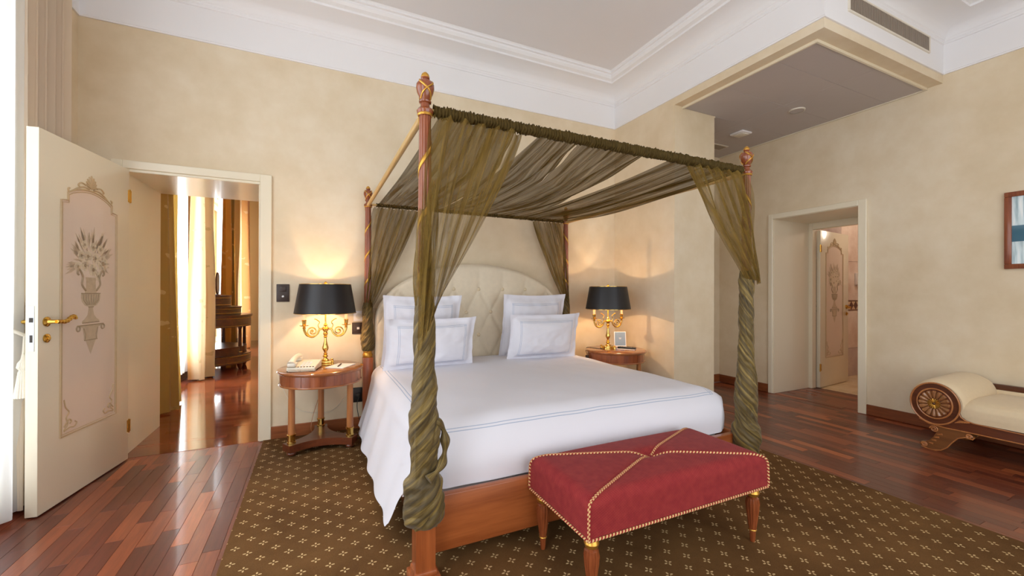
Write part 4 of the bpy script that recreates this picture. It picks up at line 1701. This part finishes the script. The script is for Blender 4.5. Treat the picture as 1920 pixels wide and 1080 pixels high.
for k in range(260):
    tt = k / 259
    base = bez([(-.085, -.115, .014), (-.03, -.122, .012), (.04, -.120, .012), (.105, -.105, .012)], 10)
    i = min(len(base) - 2, int(tt * (len(base) - 1)))
    p = base[i].lerp(base[i + 1], tt * (len(base) - 1) - i)
    a = tt * 2 * PI * 26
    pts.append((p.x, p.y + .008 * cos(a), p.z + .008 * sin(a)))
cl.tube(pts, .0022, 5)
cl.build('coiled_cord', 'ivory', ph)
npad = thing('notepad', 'white notepad lying beside the telephone', 'notepad', (.185, 3.62, ZT_), math.radians(-32))
MB().bbox(-.075, .075, -.10, .10, 0, .006, .001, 1).build('pages', 'paper', npad)
MB().bbox(-.076, .076, .088, .101, 0, .0068, .001, 1).build('binding', 'ivory', npad)
pn = thing('pen', 'dark brass pen resting on the white notepad', 'pen', (.175, 3.61, ZT_ + .011), math.radians(75))
MB().lathe([(.0015, -.065), (.0042, -.050), (.0045, .05), (.0038, .065)], 12, M4=Matrix.Rotation(PI / 2, 4, 'Y')).build('barrel', 'black', pn)
MB().tube([(.02, 0, .0055), (.06, 0, .0055)], .0012, 6).build('clip', 'brass', pn)

# items on the other table
cdn = thing('card_stand', 'upright blue-grey card in a clear white-edged holder by the corner', 'card', (3.065, 3.655, ZT_), math.radians(-26))
tl = Matrix.Rotation(-.16, 4, 'X')
MB().bbox(-.066, .066, -.003, .003, 0, .165, .001, 1, M4=tl).build('holder', 'paper', cdn)
MB().bbox(-.058, .058, -.0045, -.002, .010, .158, .0005, 1, M4=tl).build('card', 'blue', cdn)
lt = MB()
for k, wd in enumerate((.030, .020)):
    lt.box(-wd / 2, wd / 2, -.0052, -.0044, .092 - k * .010, .096 - k * .010, M4=tl)
lt.build('printed_line', 'paper', cdn, smooth=False)
MB().bbox(-.066, .066, -.03, .045, 0, .003, .001, 1).build('foot', 'paper', cdn)
ml = thing('leaflet', 'white leaflet lying under the black remote control', 'leaflet', (2.985, 3.455, ZT_), math.radians(38))
MB().bbox(-.05, .05, -.09, .09, 0, .004, .001, 1).build('pages', 'paper', ml)
rm = thing('remote_control', 'black remote control on a leaflet on the corner bedside table', 'remote', (2.985, 3.455, ZT_ + .0055), math.radians(-58))
MB().bbox(-.095, .095, -.023, .023, 0, .018, .006, 3).build('casing', 'black', rm)
for i in range(6):
    for j in range(3):
        MB().lathe([(.005, .017), (.005, .020), (0, .021)], 8, c=(-.07 + i * .024, -.013 + j * .013, 0)).build('button', 'steel' if (i + j) % 5 == 0 else 'brown', rm)
cb_ = MB()
cb_.tube(bez([(2.77, 3.55, ZT_ + .004), (2.72, 3.60, ZT_ + .004), (2.70, 3.72, ZT_ + .004), (2.66, 3.72, ZT_ + .002), (2.605, 3.66, ZT_ - .02), (2.580, 3.60, ZT_ - .06), (2.57, 3.60, ZT_ - .16), (2.60, 3.70, .30), (2.66, 3.90, .10), (2.70, 3.98, .2)], 8), .003, 6)
lc = adopt(cb_.build('cord', 'black'), lampB)
MB().bbox(2.560, 2.584, 3.575, 3.605, ZT_ - .13, ZT_ - .055, .004, 2).build('cord_switch', 'brown', lc)

# ------------------------------------------------------------------ wall plates and cords
t = thing('light_switch', 'black double switch plate between doorway and lamp', 'switch', (-.251, YB, 1.235))
MB().bbox(-.048, .048, -.011, 0, -.075, .075, .004, 2).build('plate', 'brown', t)
MB().bbox(-.026, .026, -.017, -.009, .012, .055, .003, 2).build('rocker', 'brown', t)
MB().lathe([(0, 0), (.011, 0), (.008, .004), (0, .005)], 14, c=(0, -.011, -.03), M4=Matrix.Rotation(PI / 2, 4, 'X')).build('key_socket', 'steel', t)
t = thing('bed_switch', 'square brown switch plate between lamp and bed post', 'switch', (.352, YB, .915))
MB().bbox(-.052, .052, -.011, 0, -.052, .052, .004, 2).build('plate', 'brown', t)
MB().bbox(-.030, .030, -.016, -.009, -.030, .030, .003, 2).build('rocker', 'brown', t)
MB().bbox(-.011, .011, -.0175, -.015, -.010, .010, .001, 1).build('indicator', 'paper', t)
t = thing('wall_socket', 'square white socket plate above the brown switch', 'socket', (.357, YB, 1.025))
MB().bbox(-.045, .045, -.010, 0, -.048, .048, .004, 2).build('plate', 'paper', t)
MB().lathe([(.026, 0), (.026, .003), (.018, .003), (.018, .0005), (0, .0005)], 20, c=(0, -.010, 0), M4=Matrix.Rotation(PI / 2, 4, 'X')).build('socket_ring', 'ivory', t)
t = thing('power_outlet', 'black outlet block low on the wall behind the bedside table', 'outlet', (.352, YB, .31))
MB().bbox(-.055, .055, -.03, 0, -.065, .065, .006, 2).build('box', 'black', t)
MB().bbox(-.02, .02, -.05, -.025, -.02, .02, .005, 2).build('plug', 'black', t)
c_ = MB()
c_.tube(bez([(.355, 3.975, .30), (.34, 3.96, .22), (.36, 3.92, .10), (.40, 3.84, .02), (.36, 3.72, .012), (.30, 3.74, .012)], 10), .003, 6)
adopt(c_.build('cord', 'black'), t)
c_ = MB()
c_.tube(bez([(-.285, 4.02, .56), (-.27, 4.0, .48), (-.15, 4.0, .25), (.05, 4.005, .185), (.17, 4.005, .22), (.30, 4.0, .40), (.32, 4.005, .52)], 10), .0022, 6)
adopt(c_.build('line_cord', 'ivory'), ph)
c_ = MB()
c_.tube(bez([(.10, 4.0, .58), (.02, 3.99, .30), (-.02, 3.97, .16), (-.03, 3.95, .06), (.02, 3.98, .012)], 10), .0025, 6)
adopt(c_.build('cord', 'legw'), lampA)

# ------------------------------------------------------------------ vents and detectors of the soffit
t = thing('air_vent', 'long slatted air vent in the white cornice over the soffit', 'vent', (4.22, YS, 3.425))
f = MB()
for a in ((-.64, .64, .060, .075), (-.64, .64, -.075, -.060), (-.64, -.622, -.06, .06), (.622, .64, -.06, .06)):
    f.bbox(a[0], a[1], -.018, .0, a[2], a[3], .003, 1)
f.build('frame', 'ivory', t)
MB().box(-.622, .622, -.008, -.0065, -.06, .06).build('recess', 'dark', t, smooth=False)
s = MB()
for k in range(62):
    x = -.614 + k * .0201
    s.box(x - .0055, x + .0055, -.015, -.008, -.06, .06)
so2 = s.build('slats', 'vent', t, smooth=False)
so2['kind'] = 'stuff'
t = thing('ceiling_speaker', 'flat round cover in the grey soffit panel', 'speaker', (4.50, 2.62, ZS - .014))
MB().lathe([(0, -.010), (.062, -.010), (.066, -.006), (.068, 0)], 32).build('cover', 'panel', t)
MB().lathe([(.064, -.012), (.072, -.010), (.074, 0)], 32, cap=False).build('rim', 'ivory', t)
t = thing('motion_detector', 'square white detector on the grey soffit near the pier', 'detector', (4.545, 3.28, ZS - .014))
MB().bbox(-.085, .085, -.085, .085, -.022, 0, .008, 2).build('housing', 'paper', t)
MB().bbox(-.06, .06, -.06, .06, -.034, -.02, .010, 2).build('lens', 'ivory', t)
t = thing('ceiling_grille', 'narrow slot grille in the soffit behind the pier', 'grille', (4.42, 3.72, ZS - .014))
MB().bbox(-.40, .40, -.075, .075, -.008, 0, .003, 1).build('frame', 'ivory', t)
MB().box(-.38, .38, -.055, .055, -.012, -.006).build('slot', 'vent', t, smooth=False)

# ------------------------------------------------------------------ chaise longue
ch = thing('chaise_longue', 'cream chaise with carved scroll end against the wall', 'chaise', (4.46, 1.548, 0))
# local x: 0 (front face) .. .62 (wall); local y: 0 at scroll centre, negative towards the camera
CW, SZ = .62, .37


def scroll_outline(r0, n=48):
    return [(r0 * cos(2 * PI * k / n) * .93, SZ + r0 * 1.04 * sin(2 * PI * k / n)) for k in range(n)]


LEN = -1.75
pan = MB()
pan.prism(scroll_outline(.158), 0.0, .035, lambda a, b, h_: (h_, a, b))
sp_ = pan.build('scroll_panel', 'darkw', ch)
sp_['label'] = 'carved dark wood scroll end'
ri = MB()
for r, rr in ((.156, .006), (.112, .006)):
    ri.tube([(-.002, a, b) for a, b in scroll_outline(r)], rr, 8, closed=True)
ri.build('gilt_edge', 'legw', sp_)
ros = MB().lathe([(.104, 0), (.104, .004), (0, .004)], 40, M4=Matrix.Translation((-.001, 0, SZ)) @ Matrix.Rotation(-PI / 2, 4, 'Y')).build('rosette', 'plinthw', ch)
for k in range(16):
    a = 2 * PI * k / 16
    pt = MB()
    pt.tube([(-.005, cos(a) * r * .95, SZ + sin(a) * r * 1.04) for r in (.040, .055, .075, .092, .099)], [.005, .010, .0155, .016, .008], 8)
    pt.build('petal', 'petalw', ros)
for k in range(16):
    a = 2 * PI * (k + .5) / 16
    pt = MB()
    pt.tube([(-.009, cos(a) * r, SZ + sin(a) * r) for r in (.010, .025, .040)], [.002, .006, .004], 6)
    pt.build('inner_petal', 'gold', ros)
MB().lathe([(0, .016), (.008, .012), (.012, .004), (.012, 0)], 16, M4=Matrix.Translation((-.001, 0, SZ)) @ Matrix.Rotation(-PI / 2, 4, 'Y')).build('boss', 'darkz', ros)
# front rail swept up into the scroll
rl = MB()
up = [(.10, .243), (.02, .208), (-.08, .200), (-.16, .2)]
top = [(-.146, .36), (-.143, .33), (-.150, .305), (-.175, .285), (-.22, .277)]
poly = [(.09, .235), (.03, .207), (-.06, .196), (-.14, .198), (-.5, .198), (LEN, .198), (LEN, .262), (-.5, .264), (-.22, .272), (-.175, .282), (-.150, .302), (-.140, .335), (-.10, .26), (0, .225)]
rl.prism(poly, -.002, .040, lambda a, b, h_: (h_, a, b))
rl.build('front_rail', 'darkw', ch, smooth=False)
ge = MB()
ge.tube([(-.003, a, b) for a, b in [(.09, .232), (.03, .205), (-.06, .195), (-.14, .197), (-.5, .197), (LEN, .197)]], .0045, 6)
ge.tube([(-.003, a, b) for a, b in [(-.140, .335), (-.150, .302), (-.175, .282), (-.22, .272), (-.5, .264), (LEN, .262)]], .004, 6)
for k in range(5):
    ge.tube([(-.004, -.118 - k * .006, .25 + k * .006), (-.004, -.15 - k * .012, .262 + k * .002)], [.002, .005], 6)
ge.build('rail_moulding', 'legw', ch)
MB().bbox(.58, .62, LEN, -.10, .20, .27, .004, 1).build('rear_rail', 'darkw', ch)
MB().bbox(.59, .63, LEN, -.12, .46, .505, .008, 2).build('back_rail', 'darkw', ch)
MB().bbox(.585, .615, LEN, -.10, .27, .462, .01, 2).build('back_panel', 'chaise', ch)
# bolster roll over the end
ro = MB()


def rollf(u, w_):
    x = lerp(.018, CW, w_)
    e = 1 - .10 * (1 - min(1, w_ / .10)) ** 2 - .06 * (1 - min(1, (1 - w_) / .10)) ** 2
    a = 2 * PI * u
    r = .178 * e
    yy = r * cos(a) * .98
    zz = SZ + r * sin(a) * 1.05 + .02 * w_ * max(0, sin(a))
    # the inner side runs down in an S to the seat
    return (x, yy - .05 * w_ * max(0, -cos(a)) * max(0, sin(a)), zz)


ro.grid(48, 24, rollf, closed_u=True)
n0 = 24 * 48
ro.f.append(tuple(range(48)))
ro.f.append(tuple(n0 + k for k in range(48)))
ro.build('bolster', 'chaise', ch, angle=60)
st_ = MB()


def seatf(u, w_):
    # u across depth with rounded front edge, w along the length
    yy = lerp(-.13, LEN + .02, w_)
    pr = [(.016, .272), (.010, .32), (.012, .37), (.03, .405), (.08, .425), (.25, .440), (.45, .438), (.58, .430)]
    k = u * (len(pr) - 1)
    i = min(len(pr) - 2, int(k))
    x, z = lerp(pr[i][0], pr[i + 1][0], k - i), lerp(pr[i][1], pr[i + 1][1], k - i)
    e = min(1, w_ / .05)
    return (x + .01 * (1 - e), yy, z - .03 * (1 - e) ** 2 * (z > .3) + .006 * fbm(x * 4, yy * 3))


st_.grid(28, 40, seatf)
st_.build('seat', 'chaise', ch, angle=0)
for x0_ in (.0, .56):
    lg = MB()
    out = [(.075, .010), (.035, -.001), (.0, .0), (-.04, .012), (-.075, .045), (-.105, .095), (-.135, .135), (-.175, .155), (-.215, .150), (-.225, .168), (-.19, .198), (-.02, .198), (-.015, .15), (.005, .105), (.03, .07), (.055, .052), (.078, .048), (.088, .030)]
    lg.prism(out, x0_ - .004, x0_ + .045, lambda a, b, h_: (h_, a, b))
    lo_ = lg.build('leg', 'chleg', ch, smooth=False)
    cv = MB()
    for cx_, cz_, r_0, q in ((.058, .030, .020, 1), (.0, .168, .026, 1), (-.195, .168, .018, -1)):
        cv.tube([(x0_ - .005, cx_ + q * lerp(r_0, .003, k / 23) * cos(k * .55), cz_ + lerp(r_0, .003, k / 23) * sin(k * .55)) for k in range(24)], .0045, 6)
    for k in range(4):
        cv.tube([(x0_ - .005, .030 - k * .016, .052 + k * .026), (x0_ - .006, .005 - k * .018, .050 + k * .030)], [.003, .007], 6)
    cv.tube([(x0_ - .004, a, b) for a, b in out[:10]], .004, 6)
    cv.build('carving', 'legw', lo_)

# ------------------------------------------------------------------ framed glass with painted reflection
pc = thing('framed_glass', 'wood framed glass with pale and teal reflection painted on, on the wall above the chaise', 'picture', (XR, 1.0, 1.762))
f = MB()
W2, H2, B2 = .352, .313, .040
for a in ((-W2, W2, H2 - B2, H2), (-W2, W2, -H2, -H2 + B2), (-W2, -W2 + B2, -H2 + B2, H2 - B2), (W2 - B2, W2, -H2 + B2, H2 - B2)):
    f.bbox(-.026, 0, a[0], a[1], a[2], a[3], .004, 2)
f.build('frame', 'mahog', pc)
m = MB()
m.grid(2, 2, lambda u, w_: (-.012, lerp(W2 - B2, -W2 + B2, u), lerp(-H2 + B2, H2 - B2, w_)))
m.build('print', 'refl', pc, smooth=False)

# ------------------------------------------------------------------ bedroom curtains by the open door
cu = MB()


def drapef(u, w_):
    z = lerp(3.42, .03, w_)
    top, mid, bot = (3.24, 3.72), (3.26, 3.50), (3.22, 3.62)
    if z > 1.02:
        k = sstep((2.2 - z) / 1.15)
        y0_, y1_ = lerp(top[0], mid[0], k), lerp(top[1], mid[1], k)
    else:
        k = sstep((1.02 - z) / .7)
        y0_, y1_ = lerp(mid[0], bot[0], k), lerp(mid[1], bot[1], k)
    pin = math.exp(-((z - 1.02) / .22) ** 2)
    y = lerp(y0_, y1_, u)
    ph_ = u * 5.2 * 2 * PI + .8 * fbm(u * 3, z * .4, 2)
    a = .050 * (1 - .6 * pin)
    a *= .62
    x = -1.49 + a * sin(ph_) + .008 * sin(2 * ph_ + 1) - .01 * pin
    return (x, y + .018 * cos(ph_), z)


cu.grid(110, 70, drapef)
tag(cu.build('window_drape', 'drape', angle=0), 'long beige drape tied back behind the open painted door', 'curtain')
curtain('sheer_curtain', 'white sheer curtain across the bedroom window next to the beige drape', 'sheer', -1.475, 1.3, 3.25, 14, .03, 3.4, .025, 'sheer curtains', seed=6)
tb = thing('curtain_tieback', 'ivory cord tieback with tassel round the beige drape', 'tieback', (-1.50, 3.27, 1.0))
m = MB()
m.tube(bez([(-.045, -.10, .10), (-.01, -.08, .05), (.045, -.02, -.005), (.050, .05, -.02), (.03, .16, .02), (-.045, .20, .06)], 8), .009, 8)
m.build('cord', 'tass', tb)
m = MB()
m.lathe([(.006, .0), (.010, -.03), (.022, -.05), (.026, -.075), (.016, -.09), (.020, -.10), (.034, -.22), (.036, -.24), (0, -.24)], 40, c=(.045, -.05, -.10), mod=lambda a, z: 1 + .06 * cos(18 * a))
m.tube([(.040, -.03, .0), (.045, -.05, -.10)], .006, 6)
m.build('tassel', 'tass', tb)
